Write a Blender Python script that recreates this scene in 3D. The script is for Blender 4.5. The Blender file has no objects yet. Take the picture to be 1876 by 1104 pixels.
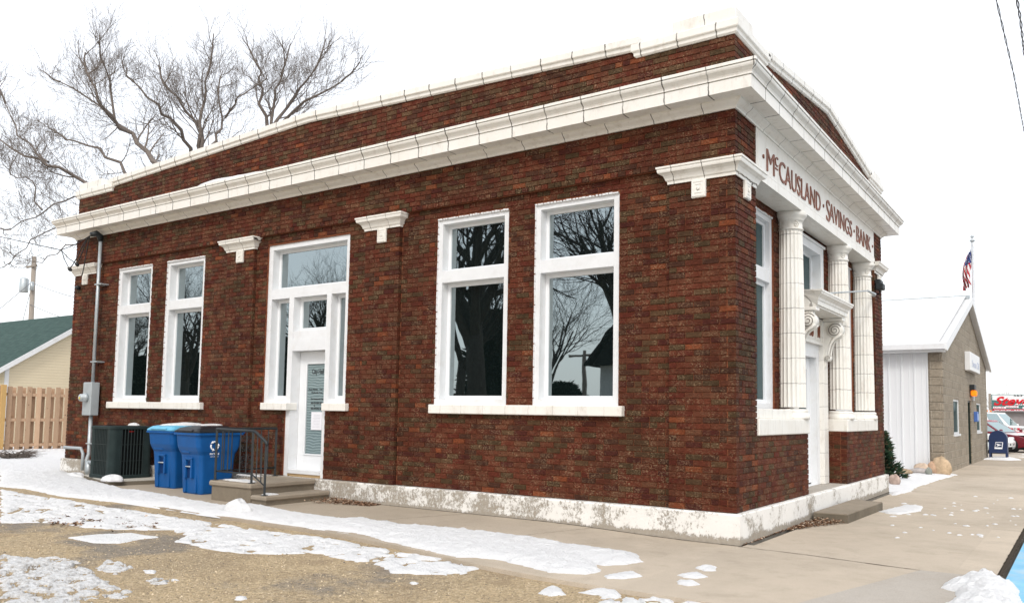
import bpy, math, random
import numpy as np
from mathutils import Vector, Matrix, Euler
random.seed(7); np.random.seed(7)
SC = bpy.context.scene; COL = SC.collection
R = math.radians
# ---------------------------------------------------------------- camera
F, YAW, PITCH, ROLL = 1501.98, 0.59235, 0.07587, 0.01473
CX, CY, CZ, PX, PY = 3.1001, -8.5519, 1.0354, 36.62, 89.58
_cy, _sy, _cp, _sp = math.cos(YAW), math.sin(YAW), math.cos(PITCH), math.sin(PITCH)
fwd = Vector((-_sy*_cp, _cy*_cp, _sp)); _r0 = Vector((_cy, _sy, 0)); _u0 = _r0.cross(fwd)
rgt = _r0*math.cos(ROLL) + _u0*math.sin(ROLL); upv = _u0*math.cos(ROLL) - _r0*math.sin(ROLL)
cam = bpy.data.cameras.new('camera'); co = bpy.data.objects.new('camera', cam); COL.objects.link(co)
M = Matrix((rgt, upv, -fwd)).transposed().to_4x4(); M.translation = Vector((CX, CY, CZ)); co.matrix_world = M
cam.sensor_width = 36; cam.lens = 36*F/1876; cam.shift_x = -PX/1876; cam.shift_y = PY/1876
cam.clip_start = .1; cam.clip_end = 2000
SC.camera = co
# ---------------------------------------------------------------- world, sun, exposure
SUN_EL, SUN_AZ = R(42), R(150)        # azimuth clockwise from +Y
w = bpy.data.worlds.new('World'); SC.world = w; w.use_nodes = True
nt = w.node_tree; nt.nodes.clear()
sky = nt.nodes.new('ShaderNodeTexSky'); sky.sky_type = 'NISHITA'; sky.sun_disc = False
sky.sun_elevation = SUN_EL; sky.sun_rotation = SUN_AZ; sky.dust_density = 3
b1 = nt.nodes.new('ShaderNodeBackground'); b1.inputs[1].default_value = .05
nt.links.new(sky.outputs[0], b1.inputs[0])
# overcast deck: an even white cloud layer over the clear sky
tc = nt.nodes.new('ShaderNodeTexCoord'); nz = nt.nodes.new('ShaderNodeTexNoise'); nz.inputs['Scale'].default_value = 2.2
nz.inputs['Detail'].default_value = 4
rp = nt.nodes.new('ShaderNodeValToRGB'); rp.color_ramp.elements[0].position = .3; rp.color_ramp.elements[1].position = .7
rp.color_ramp.elements[0].color = (.88, .885, .89, 1); rp.color_ramp.elements[1].color = (1, 1, 1, 1)
nt.links.new(tc.outputs['Generated'], nz.inputs['Vector']); nt.links.new(nz.outputs[0], rp.inputs[0])
b2 = nt.nodes.new('ShaderNodeBackground'); b2.inputs[1].default_value = .86; nt.links.new(rp.outputs[0], b2.inputs[0])
ad = nt.nodes.new('ShaderNodeAddShader'); wo = nt.nodes.new('ShaderNodeOutputWorld')
nt.links.new(b1.outputs[0], ad.inputs[0]); nt.links.new(b2.outputs[0], ad.inputs[1]); nt.links.new(ad.outputs[0], wo.inputs[0])
sl = bpy.data.lights.new('sun', 'SUN'); sl.energy = 1.0; sl.angle = R(14); sl.color = (1, .96, .9)
so = bpy.data.objects.new('sun', sl); COL.objects.link(so)
sd = Vector((math.sin(SUN_AZ)*math.cos(SUN_EL), math.cos(SUN_AZ)*math.cos(SUN_EL), math.sin(SUN_EL)))
so.rotation_euler = sd.to_track_quat('Z', 'Y').to_euler(); so.location = sd*60
SC.view_settings.view_transform = 'Standard'; SC.view_settings.look = 'None'
SC.view_settings.gamma = 1; SC.view_settings.use_curve_mapping = False; SC.view_settings.exposure = .50

# ---------------------------------------------------------------- helpers
def ray(px, py):
    d = fwd + rgt*((px-938-PX)/F) - upv*((py-552-PY)/F); return Vector((CX, CY, CZ)), d
def at(px, py, Y):
    C, d = ray(px, py); return C + d*((Y-C.y)/d.y)
def gnd(px, py, z=-.3):
    C, d = ray(px, py); return C + d*((z-C.z)/d.z)
def atx(px, py, X):
    C, d = ray(px, py); return C + d*((X-C.x)/d.x)
def sstep(a, b, x):
    t = min(1, max(0, (x-a)/(b-a))); return t*t*(3-2*t)
def gz(x, y=0): return -.33 + .05*sstep(-.3, -2.5, x)
def worig(o):
    v = Vector((0, 0, 0))
    while o: v += o.location; o = o.parent
    return v
def tag(o, label=None, cat=None, group=None, kind=None):
    if label: o['label'] = label
    if cat: o['category'] = cat
    if group: o['group'] = group
    if kind: o['kind'] = kind
    return o
def empty(name, loc, label=None, cat=None, group=None):
    o = bpy.data.objects.new(name, None); o.location = loc; o.empty_display_size = .2; COL.objects.link(o)
    return tag(o, label, cat, group)
def kids(o): return [c for c in bpy.data.objects if c.parent == o]
def copy_tree(o, parent=None):
    c = o.copy(); COL.objects.link(c); c.parent = parent
    for k in kids(o): copy_tree(k, c)
    return c
class MB:
    def __init__(s): s.v = []; s.f = []; s.mi = []; s.sm = []
    def add(s, vs, fs, mi=0, sm=False):
        n = len(s.v); s.v += [tuple(v) for v in vs]
        for f in fs: s.f.append(tuple(i+n for i in f)); s.mi.append(mi); s.sm.append(sm)
        return s
    def box(s, x0, y0, z0, x1, y1, z1, mi=0, mp=None):
        vs = [(x, y, z) for z in (z0, z1) for y in (y0, y1) for x in (x0, x1)]
        if mp: vs = [mp(*v) for v in vs]
        return s.add(vs, [(0, 2, 3, 1), (4, 5, 7, 6), (0, 1, 5, 4), (2, 6, 7, 3), (0, 4, 6, 2), (1, 3, 7, 5)], mi)
    def bbox(s, x0, y0, z0, x1, y1, z1, b=.01, mi=0, mp=None):      # box with chamfered edges
        def ring(z, d): return [(x0+d, y0+b, z), (x0+b, y0+d, z), (x1-b, y0+d, z), (x1-d, y0+b, z), (x1-d, y1-b, z), (x1-b, y1-d, z), (x0+b, y1-d, z), (x0+d, y1-b, z)]
        def ring2(z): return [(x0+b, y0+b, z), (x0+b, y0+b, z), (x1-b, y0+b, z), (x1-b, y0+b, z), (x1-b, y1-b, z), (x1-b, y1-b, z), (x0+b, y1-b, z), (x0+b, y1-b, z)]
        vs = ring2(z0)+ring(z0+b, 0)+ring(z1-b, 0)+ring2(z1)
        if mp: vs = [mp(*v) for v in vs]
        fs = [(k*8+i, k*8+(i+1) % 8, (k+1)*8+(i+1) % 8, (k+1)*8+i) for k in range(3) for i in range(8)]
        fs += [(7, 5, 3, 1), tuple(24+i for i in (1, 3, 5, 7))]
        return s.add(vs, fs, mi)
    def prism(s, poly, a, b, axis='y', mi=0, mp=None):               # poly in the two other axes
        n = len(poly)
        mk = {'y': lambda p, t: (p[0], t, p[1]), 'x': lambda p, t: (t, p[0], p[1]), 'z': lambda p, t: (p[0], p[1], t)}[axis]
        vs = [mk(p, a) for p in poly]+[mk(p, b) for p in poly]
        if mp: vs = [mp(*v) for v in vs]
        return s.add(vs, [tuple(range(n)), tuple(range(2*n-1, n-1, -1))]+[(i, (i+1) % n, n+(i+1) % n, n+i) for i in range(n)], mi)
    def tube(s, pts, rad, n=8, mi=0, cap=True, sm=True):
        pts = [Vector(p) for p in pts]; k = len(pts)
        if not hasattr(rad, '__len__'): rad = [rad]*k
        vs = []; ref = None
        for i in range(k):
            d = (pts[min(i+1, k-1)]-pts[max(i-1, 0)])
            d = d.normalized() if d.length > 1e-9 else Vector((0, 0, 1))
            if ref is None: ref = Vector((0, 0, 1)) if abs(d.z) < .9 else Vector((1, 0, 0))
            a = d.cross(ref); a = a.normalized() if a.length > 1e-6 else d.orthogonal().normalized(); b = a.cross(d).normalized(); ref = b
            for j in range(n):
                t = 2*math.pi*j/n; vs.append(pts[i]+(a*math.cos(t)+b*math.sin(t))*rad[i])
        fs = [(i*n+j, i*n+(j+1) % n, (i+1)*n+(j+1) % n, (i+1)*n+j) for i in range(k-1) for j in range(n)]
        if cap: fs += [tuple(range(n-1, -1, -1)), tuple(range((k-1)*n, k*n))]
        return s.add(vs, fs, mi, sm)
    def lathe(s, prof, c, n=24, mi=0, sm=True, flute=None, axis='z'):
        vs = []
        for r, z in prof:
            for j in range(n):
                t = 2*math.pi*j/n; rr = r if flute is None else r*flute(t, z)
                p = (rr*math.cos(t), rr*math.sin(t), z)
                if axis == 'y': p = (p[0], p[2], p[1])
                if axis == 'x': p = (p[2], p[0], p[1])
                vs.append((c[0]+p[0], c[1]+p[1], c[2]+p[2]))
        k = len(prof)
        fs = [(i*n+j, i*n+(j+1) % n, (i+1)*n+(j+1) % n, (i+1)*n+j) for i in range(k-1) for j in range(n)]
        fs += [tuple(range(n-1, -1, -1)), tuple(range((k-1)*n, k*n))]
        return s.add(vs, fs, mi, sm)
    def rings(s, rings, mi=0, sm=False, cap=True):
        n = len(rings[0]); vs = [p for r in rings for p in r]; k = len(rings)
        fs = [(i*n+j, i*n+(j+1) % n, (i+1)*n+(j+1) % n, (i+1)*n+j) for i in range(k-1) for j in range(n)]
        if cap: fs += [tuple(range(n-1, -1, -1)), tuple(range((k-1)*n, k*n))]
        return s.add(vs, fs, mi, sm)
    def loft_rect(s, x0, y0, x1, y1, prof, mi=0):
        return s.rings([[(x0-d, y0-d, z), (x1+d, y0-d, z), (x1+d, y1+d, z), (x0-d, y1+d, z)] for d, z in prof], mi)
    def build(s, name, mat, parent=None, local=False):
        o0 = Vector((0, 0, 0)) if (local or parent is None) else worig(parent)
        me = bpy.data.meshes.new(name)
        me.from_pydata([(v[0]-o0.x, v[1]-o0.y, v[2]-o0.z) for v in s.v], [], s.f)
        for m in (mat if isinstance(mat, (list, tuple)) else [mat]): me.materials.append(m)
        me.polygons.foreach_set('material_index', s.mi); me.polygons.foreach_set('use_smooth', s.sm)
        me.update(); o = bpy.data.objects.new(name, me); COL.objects.link(o)
        if parent: o.parent = parent
        return o
def rrect(cx, cy, w, d, z, r=.04, n=4):
    pts = []
    for (sx, sy, a0) in ((1, -1, -90), (1, 1, 0), (-1, 1, 90), (-1, -1, 180)):
        for k in range(n+1):
            t = R(a0+90*k/n); pts.append((cx+sx*(w/2-r)+r*math.cos(t), cy+sy*(d/2-r)+r*math.sin(t), z))
    return pts
def text(body, loc, rot, mat, parent, name='lettering', width=None, height=None, ext=.008, shear=0, bold=0, local=False):
    cu = bpy.data.curves.new('t', 'FONT'); cu.body = body; cu.size = 1; cu.shear = shear; cu.resolution_u = 3; cu.offset = bold
    o = bpy.data.objects.new('t', cu); COL.objects.link(o); bpy.context.view_layer.update()
    dg = bpy.context.evaluated_depsgraph_get(); me = bpy.data.meshes.new_from_object(o.evaluated_get(dg))
    bpy.data.objects.remove(o); bpy.data.curves.remove(cu)
    vs = [v.co.copy() for v in me.vertices]; fs = [tuple(p.vertices) for p in me.polygons]; bpy.data.meshes.remove(me)
    x0 = min(v.x for v in vs); x1 = max(v.x for v in vs); y0 = min(v.y for v in vs); y1 = max(v.y for v in vs)
    sy_ = (height/(y1-y0)) if height else 1; sx_ = (width/(x1-x0)) if width else sy_
    if not height: sy_ = sx_
    rm = Euler([R(a) for a in rot]).to_matrix(); L = Vector(loc)
    fr = [L+rm @ Vector(((v.x-x0)*sx_, (v.y-y0)*sy_, ext)) for v in vs]; bk = [L+rm @ Vector(((v.x-x0)*sx_, (v.y-y0)*sy_, 0)) for v in vs]
    mb = MB(); n = len(vs); from collections import Counter
    ec = Counter(); dirs = {}
    for f in fs:
        for i in range(len(f)):
            e = (f[i], f[(i+1) % len(f)]); ec[tuple(sorted(e))] += 1; dirs[tuple(sorted(e))] = e
    fc = list(fs) + [(dirs[e][1], dirs[e][0], dirs[e][0]+n, dirs[e][1]+n) for e, c in ec.items() if c == 1]
    mb.add(fr+bk, fc)
    return mb.build(name, mat, parent, local)

# ---------------------------------------------------------------- materials
class N:
    def __init__(s, name):
        s.m = bpy.data.materials.new(name); s.m.use_nodes = True; s.t = s.m.node_tree
        s.b = s.t.nodes['Principled BSDF']; s.b.inputs['Roughness'].default_value = .7
    def n(s, typ, **kw):
        x = s.t.nodes.new('ShaderNode'+typ)
        for k, v in kw.items():
            if k.startswith('i_'):
                key = k[2:].replace('_', ' '); x.inputs[key].default_value = v
            else: setattr(x, k, v)
        return x
    def l(s, a, b): s.t.links.new(a, b); return s
    def pos(s): return s.n('NewGeometry').outputs['Position']
    def noise(s, scale, detail=4, rough=.55, vec=None, st=None):
        x = s.n('TexNoise'); x.inputs['Scale'].default_value = scale; x.inputs['Detail'].default_value = detail; x.inputs['Roughness'].default_value = rough
        v = vec or s.pos()
        if st:
            mp = s.n('Mapping'); mp.inputs['Scale'].default_value = st; s.l(v, mp.inputs[0]); v = mp.outputs[0]
        s.l(v, x.inputs['Vector']); return x.outputs[0]
    def ramp(s, fac, stops, const=False):
        r = s.n('ValToRGB'); cr = r.color_ramp
        if const: cr.interpolation = 'CONSTANT'
        while len(cr.elements) < len(stops): cr.elements.new(.5)
        for e, (p, c) in zip(cr.elements, stops):
            e.position = p; e.color = (c, c, c, 1) if not hasattr(c, '__len__') else (*c, 1)
        s.l(fac, r.inputs[0]); return r.outputs[0]
    def math(s, op, a, b=None, c=None):
        m = s.n('Math'); m.operation = op
        for i, v in enumerate((a, b, c)):
            if v is None: continue
            if isinstance(v, (int, float)): m.inputs[i].default_value = v
            else: s.l(v, m.inputs[i])
        return m.outputs[0]
    def mix(s, fac, a, b, mode='MIX'):
        m = s.n('Mix'); m.data_type = 'RGBA'; m.blend_type = mode
        for k, v in ((0, fac), (6, a), (7, b)):
            if isinstance(v, (int, float)): m.inputs[k].default_value = v
            elif hasattr(v, '__len__'): m.inputs[k].default_value = (*v, 1)
            else: s.l(v, m.inputs[k])
        return m.outputs[2]
    def color(s, c):
        if hasattr(c, '__len__'): s.b.inputs['Base Color'].default_value = (*c, 1)
        else: s.l(c, s.b.inputs['Base Color'])
        return s
    def bump(s, h, strength=.3, dist=.01):
        b = s.n('Bump'); b.inputs['Strength'].default_value = strength; b.inputs['Distance'].default_value = dist
        s.l(h, b.inputs['Height']); s.l(b.outputs[0], s.b.inputs['Normal']); return s
    def xyz(s):
        x = s.n('SeparateXYZ'); s.l(s.pos(), x.inputs[0]); return x.outputs
def simple(name, c, rough=.6, metal=0, var=.12, scale=12, bump=0, bscale=60, dirt=None):
    m = N(name)
    n1 = m.noise(scale, 5)
    k = m.ramp(n1, [(.3, tuple(x*(1-var) for x in c)), (.7, tuple(min(1, x*(1+var)) for x in c))])
    if dirt:
        k = m.mix(m.ramp(m.noise(dirt[1], 8, .7), [(.5, 0), (.72, dirt[2])]), k, dirt[0])
    m.color(k); m.b.inputs['Roughness'].default_value = rough; m.b.inputs['Metallic'].default_value = metal
    if bump: m.bump(m.noise(bscale, 6, .65), bump, .01)
    return m.m
def brick_mat():
    m = N('tapestry brick'); g = m.n('NewGeometry'); rnd = g.outputs['Random Per Island']
    base = m.ramp(rnd, [(0, (.125, .034, .018)), (.14, (.150, .039, .020)), (.27, (.080, .032, .019)), (.40, (.130, .029, .016)), (.50, (.088, .022, .015)), (.60, (.115, .062, .031)), (.70, (.085, .050, .024)), (.80, (.145, .046, .024)), (.91, (.240, .066, .026)), (.945, (.150, .058, .030))], True)
    tint = m.ramp(m.noise(.9, 3), [(.35, .52), (.65, .80)])
    base = m.mix(1, base, tint, 'MULTIPLY')
    st = m.noise(20, 7, .8, st=(1, 1, 2.2))
    base = m.mix(1, base, m.ramp(st, [(.3, .45), (.5, 1.0), (.7, 1.6)]), 'MULTIPLY')
    Xz = m.xyz()[2]; base = m.mix(m.ramp(m.noise(1.6, 6, .7, st=(1, 1, .25)), [(.5, 0), (.72, .4)]), base, (.050, .022, .014))   # soot streaks run down the wall
    wv = m.n('TexWave'); wv.inputs['Scale'].default_value = 9; wv.inputs['Distortion'].default_value = 14; wv.inputs['Detail'].default_value = 3; wv.inputs['Detail Scale'].default_value = 2.5
    mpw = m.n('Mapping'); mpw.inputs['Scale'].default_value = (.6, .6, 3.2); m.l(m.pos(), mpw.inputs[0]); m.l(mpw.outputs[0], wv.inputs['Vector'])
    sel = m.ramp(m.noise(6, 2), [(.42, 0), (.6, 1)])
    chips = m.math('MULTIPLY', m.math('MULTIPLY', m.ramp(wv.outputs[0], [(.76, 0), (.92, .8)]), sel), m.ramp(m.noise(45, 4, .7), [(.42, 0), (.6, 1)]))
    base = m.mix(chips, base, (.36, .25, .15))
    base = m.mix(m.ramp(m.noise(90, 3, .8), [(.74, 0), (.78, .6)]), base, (.6, .55, .48))
    m.color(base); m.b.inputs['Roughness'].default_value = .75
    m.bump(m.math('ADD', m.noise(40, 6, .75, st=(1, 1, 2.2)), m.math('MULTIPLY', m.noise(140, 3), .4)), .9, .012)
    return m.m
def tile_mat(name, ax, sp, ph, lw=.015, base=(.80, .785, .74), zsp=None, zph=0, amt=.97):
    m = N(name); X = m.xyz()
    c = m.mix(m.ramp(m.noise(2.3, 6, .6), [(.35, .0), (.75, .35)]), base, (.66, .61, .52))
    c = m.mix(m.ramp(m.noise(9, 8, .75, st=(1, 1, .35)), [(.52, 0), (.78, .6)]), c, (.42, .36, .28))
    c = m.mix(m.ramp(m.noise(34, 4, .7), [(.70, 0), (.74, .75)]), c, (.3, .24, .17))
    wob = m.math('MULTIPLY', m.math('SUBTRACT', m.noise(14, 3), .5), .03)
    var = m.ramp(m.noise(3.1, 3), [(.3, .35), (.5, 1)])
    masks = []
    for a, s_, p_ in (((ax, sp, ph),) if ax is not None else ()) + (((2, zsp, zph),) if zsp else ()):
        fr = m.math('FRACT', m.math('ADD', m.math('DIVIDE', m.math('ADD', m.math('SUBTRACT', X[a], p_), wob), s_), 100.0))
        d = m.math('MULTIPLY', m.math('ABSOLUTE', m.math('SUBTRACT', fr, .5)), s_)
        masks.append(m.math('GREATER_THAN', d, s_/2-lw/2))
    if masks:
        k = masks[0]
        for q in masks[1:]: k = m.math('MAXIMUM', k, q)
        k = m.math('MULTIPLY', m.math('MULTIPLY', k, var), amt)
        c = m.mix(k, c, (.06, .05, .04))
        m.bump(m.math('SUBTRACT', m.math('MULTIPLY', m.noise(30, 4), .15), k), .5, .008)
    m.color(c); m.b.inputs['Roughness'].default_value = .38
    return m.m
def found_mat():
    m = N('peeling painted concrete'); X = m.xyz()
    bare = m.mix(m.noise(18, 8, .7), (.25, .215, .17), (.46, .42, .36))
    paint = m.mix(m.noise(5, 5), (.72, .70, .66), (.84, .83, .80))
    n = m.math('ADD', m.math('MULTIPLY', m.noise(2.1, 10, .78), .8), m.math('MULTIPLY', m.noise(30, 8, .9, st=(1, 1, .7)), .75))
    # less paint low down and away to the left where the wall is weathered
    lo = m.ramp(m.math('ADD', X[2], .36), [(.0, .38), (.13, .0)])
    lf = m.math('MULTIPLY', m.math('SMOOTH_MIN', m.math('ABSOLUTE', X[0]), 6.0, 1.0), .016)
    k = m.math('SUBTRACT', m.math('SUBTRACT', n, lo), lf)
    k = m.ramp(k, [(.688, 0), (.722, 1)])
    m.color(m.mix(k, bare, paint)); m.b.inputs['Roughness'].default_value = .85
    m.bump(m.math('ADD', m.math('MULTIPLY', k, .6), m.noise(35, 6, .7)), .55, .012)
    return m.m
def concrete(name, c, var=.1, dirt=.35, stain=(.26, .21, .15), slab=None, rough=.85):
    m = N(name)
    k = m.mix(m.noise(1.3, 9, .75), tuple(x*(1-var) for x in c), tuple(x*(1+var) for x in c))
    if slab:
        X = m.xyz(); cell = m.math('ADD', m.math('MULTIPLY', m.math('FLOOR', m.math('DIVIDE', X[0], slab)), 7.3), m.math('MULTIPLY', m.math('FLOOR', m.math('DIVIDE', X[1], 3.25)), 3.7))
        wn = m.n('TexWhiteNoise'); wn.noise_dimensions = '1D'; m.l(cell, wn.inputs['W']); k = m.mix(1, k, m.ramp(wn.outputs['Value'], [(0, .86), (1, 1.06)]), 'MULTIPLY')
        old = m.ramp(m.math('ADD', m.math('MULTIPLY', X[0], -.16), m.math('MULTIPLY', m.noise(1.1, 5), .5)), [(.3, 0), (.9, .55)]); k = m.mix(old, k, (.30, .25, .19))
    k = m.mix(m.ramp(m.noise(.55, 8, .7), [(.46, 0), (.72, dirt)]), k, stain)
    k = m.mix(m.ramp(m.noise(3.5, 8, .75), [(.52, 0), (.75, dirt*.8)]), k, stain)
    k = m.mix(1, k, m.ramp(m.noise(130, 4, .85), [(.25, .66), (.5, 1.0), (.75, 1.22)]), 'MULTIPLY')
    k = m.mix(m.ramp(m.noise(28, 5, .8), [(.66, 0), (.74, .7)]), k, tuple(x*.4 for x in c))
    k = m.mix(m.ramp(m.noise(55, 4, .8), [(.70, 0), (.75, .6)]), k, tuple(min(.8, x*1.5) for x in c))
    m.color(k); m.b.inputs['Roughness'].default_value = rough
    m.bump(m.math('ADD', m.noise(90, 5, .7), m.math('MULTIPLY', m.noise(6, 4), 1.2)), .5, .01)
    return m.m
def gravel_mat():
    m = N('sandy gravel')
    big = m.noise(.75, 6, .6); fine = m.noise(120, 4, .8); mid = m.noise(22, 6, .75)
    vo = m.n('TexVoronoi'); vo.inputs['Scale'].default_value = 75; m.l(m.pos(), vo.inputs['Vector'])
    c = m.mix(m.ramp(big, [(.45, 0), (.68, 1)]), (.56, .43, .27), (.36, .28, .19))
    peb = m.ramp(vo.outputs['Color'], [(.12, (.20, .16, .11)), (.35, (.46, .36, .22)), (.65, (.56, .44, .28)), (.9, (.66, .57, .43))])
    c = m.mix(.5, c, peb)
    gr = m.ramp(m.noise(.62, 6, .65), [(.56, 0), (.64, .7)])
    c = m.mix(gr, c, m.ramp(fine, [(.3, (.06, .06, .065)), (.52, (.20, .19, .18)), (.7, (.5, .48, .45))]))
    c = m.mix(1, c, m.ramp(mid, [(.3, .5), (.55, 1.0), (.75, 1.2)]), 'MULTIPLY')
    c = m.mix(m.ramp(m.noise(1.9, 7, .7), [(.52, 0), (.68, .55)]), c, (.24, .175, .115))
    m.color(c); m.b.inputs['Roughness'].default_value = .8
    m.bump(m.math('ADD', m.math('MULTIPLY', vo.outputs['Distance'], -.8), m.math('ADD', fine, mid)), .8, .015)
    return m.m
def snow_mat(name='snow', dirty=0.0, c=(.85, .855, .86)):
    m = N(name)
    k = m.mix(m.ramp(m.noise(3, 5), [(.4, 0), (.7, .25)]), c, tuple(x*.93 for x in c))
    k = m.mix(m.ramp(m.noise(70, 4, .8), [(.70, 0), (.76, .55)]), k, (.30, .24, .18))
    if dirty: k = m.mix(m.ramp(m.noise(26, 8, .8), [(.45, 0), (.62, dirty)]), k, (.33, .28, .22))
    m.color(k); m.b.inputs['Roughness'].default_value = .6; m.b.inputs['Subsurface Weight'].default_value = .0
    m.bump(m.math('ADD', m.noise(45, 7, .75), m.math('MULTIPLY', m.noise(9, 5, .7), 1.6)), .75, .05)
    return m.m
def glass_mat(name='window glass', refl=.46, base=(.006, .010, .010), tint=(.80, .92, .95), wav=.02, fres=.6):
    m = N(name); m.t.nodes.remove(m.b)
    g = m.n('BsdfGlossy'); g.inputs['Roughness'].default_value = .012; g.inputs['Color'].default_value = (*tint, 1)
    d = m.n('BsdfDiffuse'); d.inputs['Color'].default_value = (*base, 1)
    bp = m.n('Bump'); bp.inputs['Strength'].default_value = wav; bp.inputs['Distance'].default_value = .02; m.l(m.noise(2.2, 2), bp.inputs['Height'])
    m.l(bp.outputs[0], g.inputs['Normal'])
    lw = m.n('LayerWeight'); lw.inputs['Blend'].default_value = .25
    fac = m.math('ADD', m.math('MULTIPLY', lw.outputs['Fresnel'], fres), refl-.1)
    ms = m.n('MixShader'); m.l(fac, ms.inputs[0]); m.l(d.outputs[0], ms.inputs[1]); m.l(g.outputs[0], ms.inputs[2])
    m.l(ms.outputs[0], m.t.nodes['Material Output'].inputs[0]); return m.m
def wood_mat(name, a, b):
    m = N(name); n = m.noise(7, 8, .75, st=(6, 6, .5))
    c = m.mix(1, m.mix(n, a, b), m.ramp(m.n('NewGeometry').outputs['Random Per Island'], [(0, .75), (1, 1.2)]), 'MULTIPLY')
    kn = m.n('TexVoronoi'); kn.inputs['Scale'].default_value = 4.5; m.l(m.pos(), kn.inputs['Vector'])
    c = m.mix(m.ramp(kn.outputs['Distance'], [(.06, .85), (.11, 0)]), c, (.08, .045, .025))
    m.color(c); m.b.inputs['Roughness'].default_value = .8; m.bump(n, .4, .006); return m.m
MT = {}
MT['brick'] = brick_mat()
MT['mortar'] = simple('reddish mortar', (.185, .066, .034), .9, var=.35, scale=30, bump=.5, bscale=90)
MT['cornice_side'] = tile_mat('glazed terracotta cornice', 0, .525, -.197)
MT['cornice_front'] = tile_mat('glazed terracotta front cornice', 1, .5, .2)
MT['bed_side'] = tile_mat('terracotta bed mould', 0, .61, -.36, .010)
MT['bed_front'] = tile_mat('terracotta front bed mould', 1, .61, .30, .010)
MT['coping_side'] = tile_mat('terracotta coping', 0, .47, -.2, .016)
MT['coping_front'] = tile_mat('terracotta front coping', 1, .47, .2, .016)
MT['tile'] = tile_mat('cream glazed terracotta', None, 1, 0, amt=0)
MT['tile_cap'] = tile_mat('terracotta capital', 0, .37, -.35, .008)
MT['sill'] = tile_mat('terracotta sill', 0, .36, -1.6, .006, amt=.35)
MT['ped'] = tile_mat('terracotta pedestal cap', 1, .27, .74, .006, amt=.3)
MT['column'] = tile_mat('terracotta column', None, 1, 0, zsp=.338, zph=1.14, lw=.010, amt=.6)
MT['jamb'] = tile_mat('terracotta door jamb', None, 1, 0, zsp=.36, zph=.12, lw=.008, amt=.5)
MT['frieze'] = tile_mat('terracotta frieze', 1, .83, .72, .005, amt=.25)
MT['white'] = simple('white painted trim', (.72, .735, .75), .4, var=.03, scale=6, dirt=((.50, .47, .42), 4, .3))
MT['whitew'] = simple('white vinyl sash', (.78, .80, .82), .35, var=.02)
MT['glass'] = glass_mat()
MT['glass2'] = glass_mat('street window glass', .17, (.05, .075, .075), fres=.15)
MT['dark'] = simple('dark gap', (.015, .014, .013), .9)
MT['found'] = found_mat()
MT['walk'] = concrete('sidewalk concrete', (.50, .43, .345), .16, .65, (.31, .265, .205), slab=2.1)
MT['walk2'] = concrete('grey slab concrete', (.42, .385, .34), .08, .3)
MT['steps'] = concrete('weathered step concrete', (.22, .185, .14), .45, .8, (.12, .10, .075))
MT['dark_edge'] = concrete('dark concrete edge', (.17, .145, .11), .35, .6, (.05, .045, .035))  # darker concrete for the sides of the step slab and pad
MT['stepstop'] = concrete('pale step top', (.30, .255, .20), .25, .7, (.2, .17, .13))  # paler concrete for the top skins of the steps
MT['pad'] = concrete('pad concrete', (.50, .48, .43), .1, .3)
MT['gravel'] = gravel_mat()
MT['asphalt'] = simple('asphalt', (.07, .07, .072), .9, var=.35, scale=2, bump=.5, bscale=120, dirt=((.25, .22, .18), 1.2, .6))
MT['bluepaint'] = simple('blue pavement paint', (.20, .46, .66), .7, var=.12, scale=3, bump=.3, dirt=((.45, .50, .52), 2, .8))
MT['snow'] = snow_mat()
MT['ice'] = snow_mat('trodden icy snow', .6, (.80, .81, .82))
MT['roof'] = simple('roofing felt', (.10, .10, .10), .9)
MT['letters'] = simple('brown raised letters', (.19, .055, .022), .5, var=.3, scale=20)
MT['black'] = simple('black lettering', (.02, .02, .022), .5)
MT['paper'] = simple('paper notice', (.8, .8, .84), .7, var=.03)
MT['ironwork'] = simple('black painted iron', (.010, .015, .018), .5, var=.3, scale=20)
MT['galv'] = simple('galvanised steel', (.42, .46, .48), .4, .35, var=.12, scale=14)
MT['greybox'] = simple('grey enamelled steel', (.38, .42, .44), .45, .1, var=.07, scale=5)
MT['acdark'] = simple('dark green grey steel', (.022, .034, .034), .6, .0, var=.2, scale=6)
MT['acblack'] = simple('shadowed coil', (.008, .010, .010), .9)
MT['binblue'] = simple('blue recycling plastic', (.004, .080, .27), .45, var=.12, scale=4, bump=.1)
MT['binrim'] = MT['binblue']
MT['lidblue'] = simple('light blue plastic lid', (.13, .44, .64), .4, var=.06)
MT['lidblack'] = simple('black plastic lid', (.012, .014, .018), .35, var=.2)
MT['whitemark'] = simple('white mark', (.8, .82, .85), .6, var=.03)
MT['fence'] = wood_mat('fence cedar', (.42, .27, .17), (.60, .43, .30))
MT['fence2'] = wood_mat('yellowed pine post', (.45, .28, .10), (.60, .40, .18))
MT['poleW'] = wood_mat('weathered pole', (.22, .19, .16), (.36, .32, .28))
MT['bark'] = simple('grey brown bark', (.17, .145, .128), .9, var=.3, scale=14, bump=.6, bscale=30)
MT['bark_dark'] = simple('darkened mirror bark', (.030, .026, .023), .9, var=.3, scale=10)  # bark colour darkened to give the mirrored trunks their high contrast black
MT['leaflitter'] = simple('dry leaves', (.20, .115, .065), .85, var=.6, scale=30)
MT['rubber'] = simple('black rubber', (.015, .015, .016), .6)
MT['cable'] = simple('black cable', (.02, .02, .022), .5)
MT['cable_grey'] = simple('weathered cable', (.13, .13, .14), .5)

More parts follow.
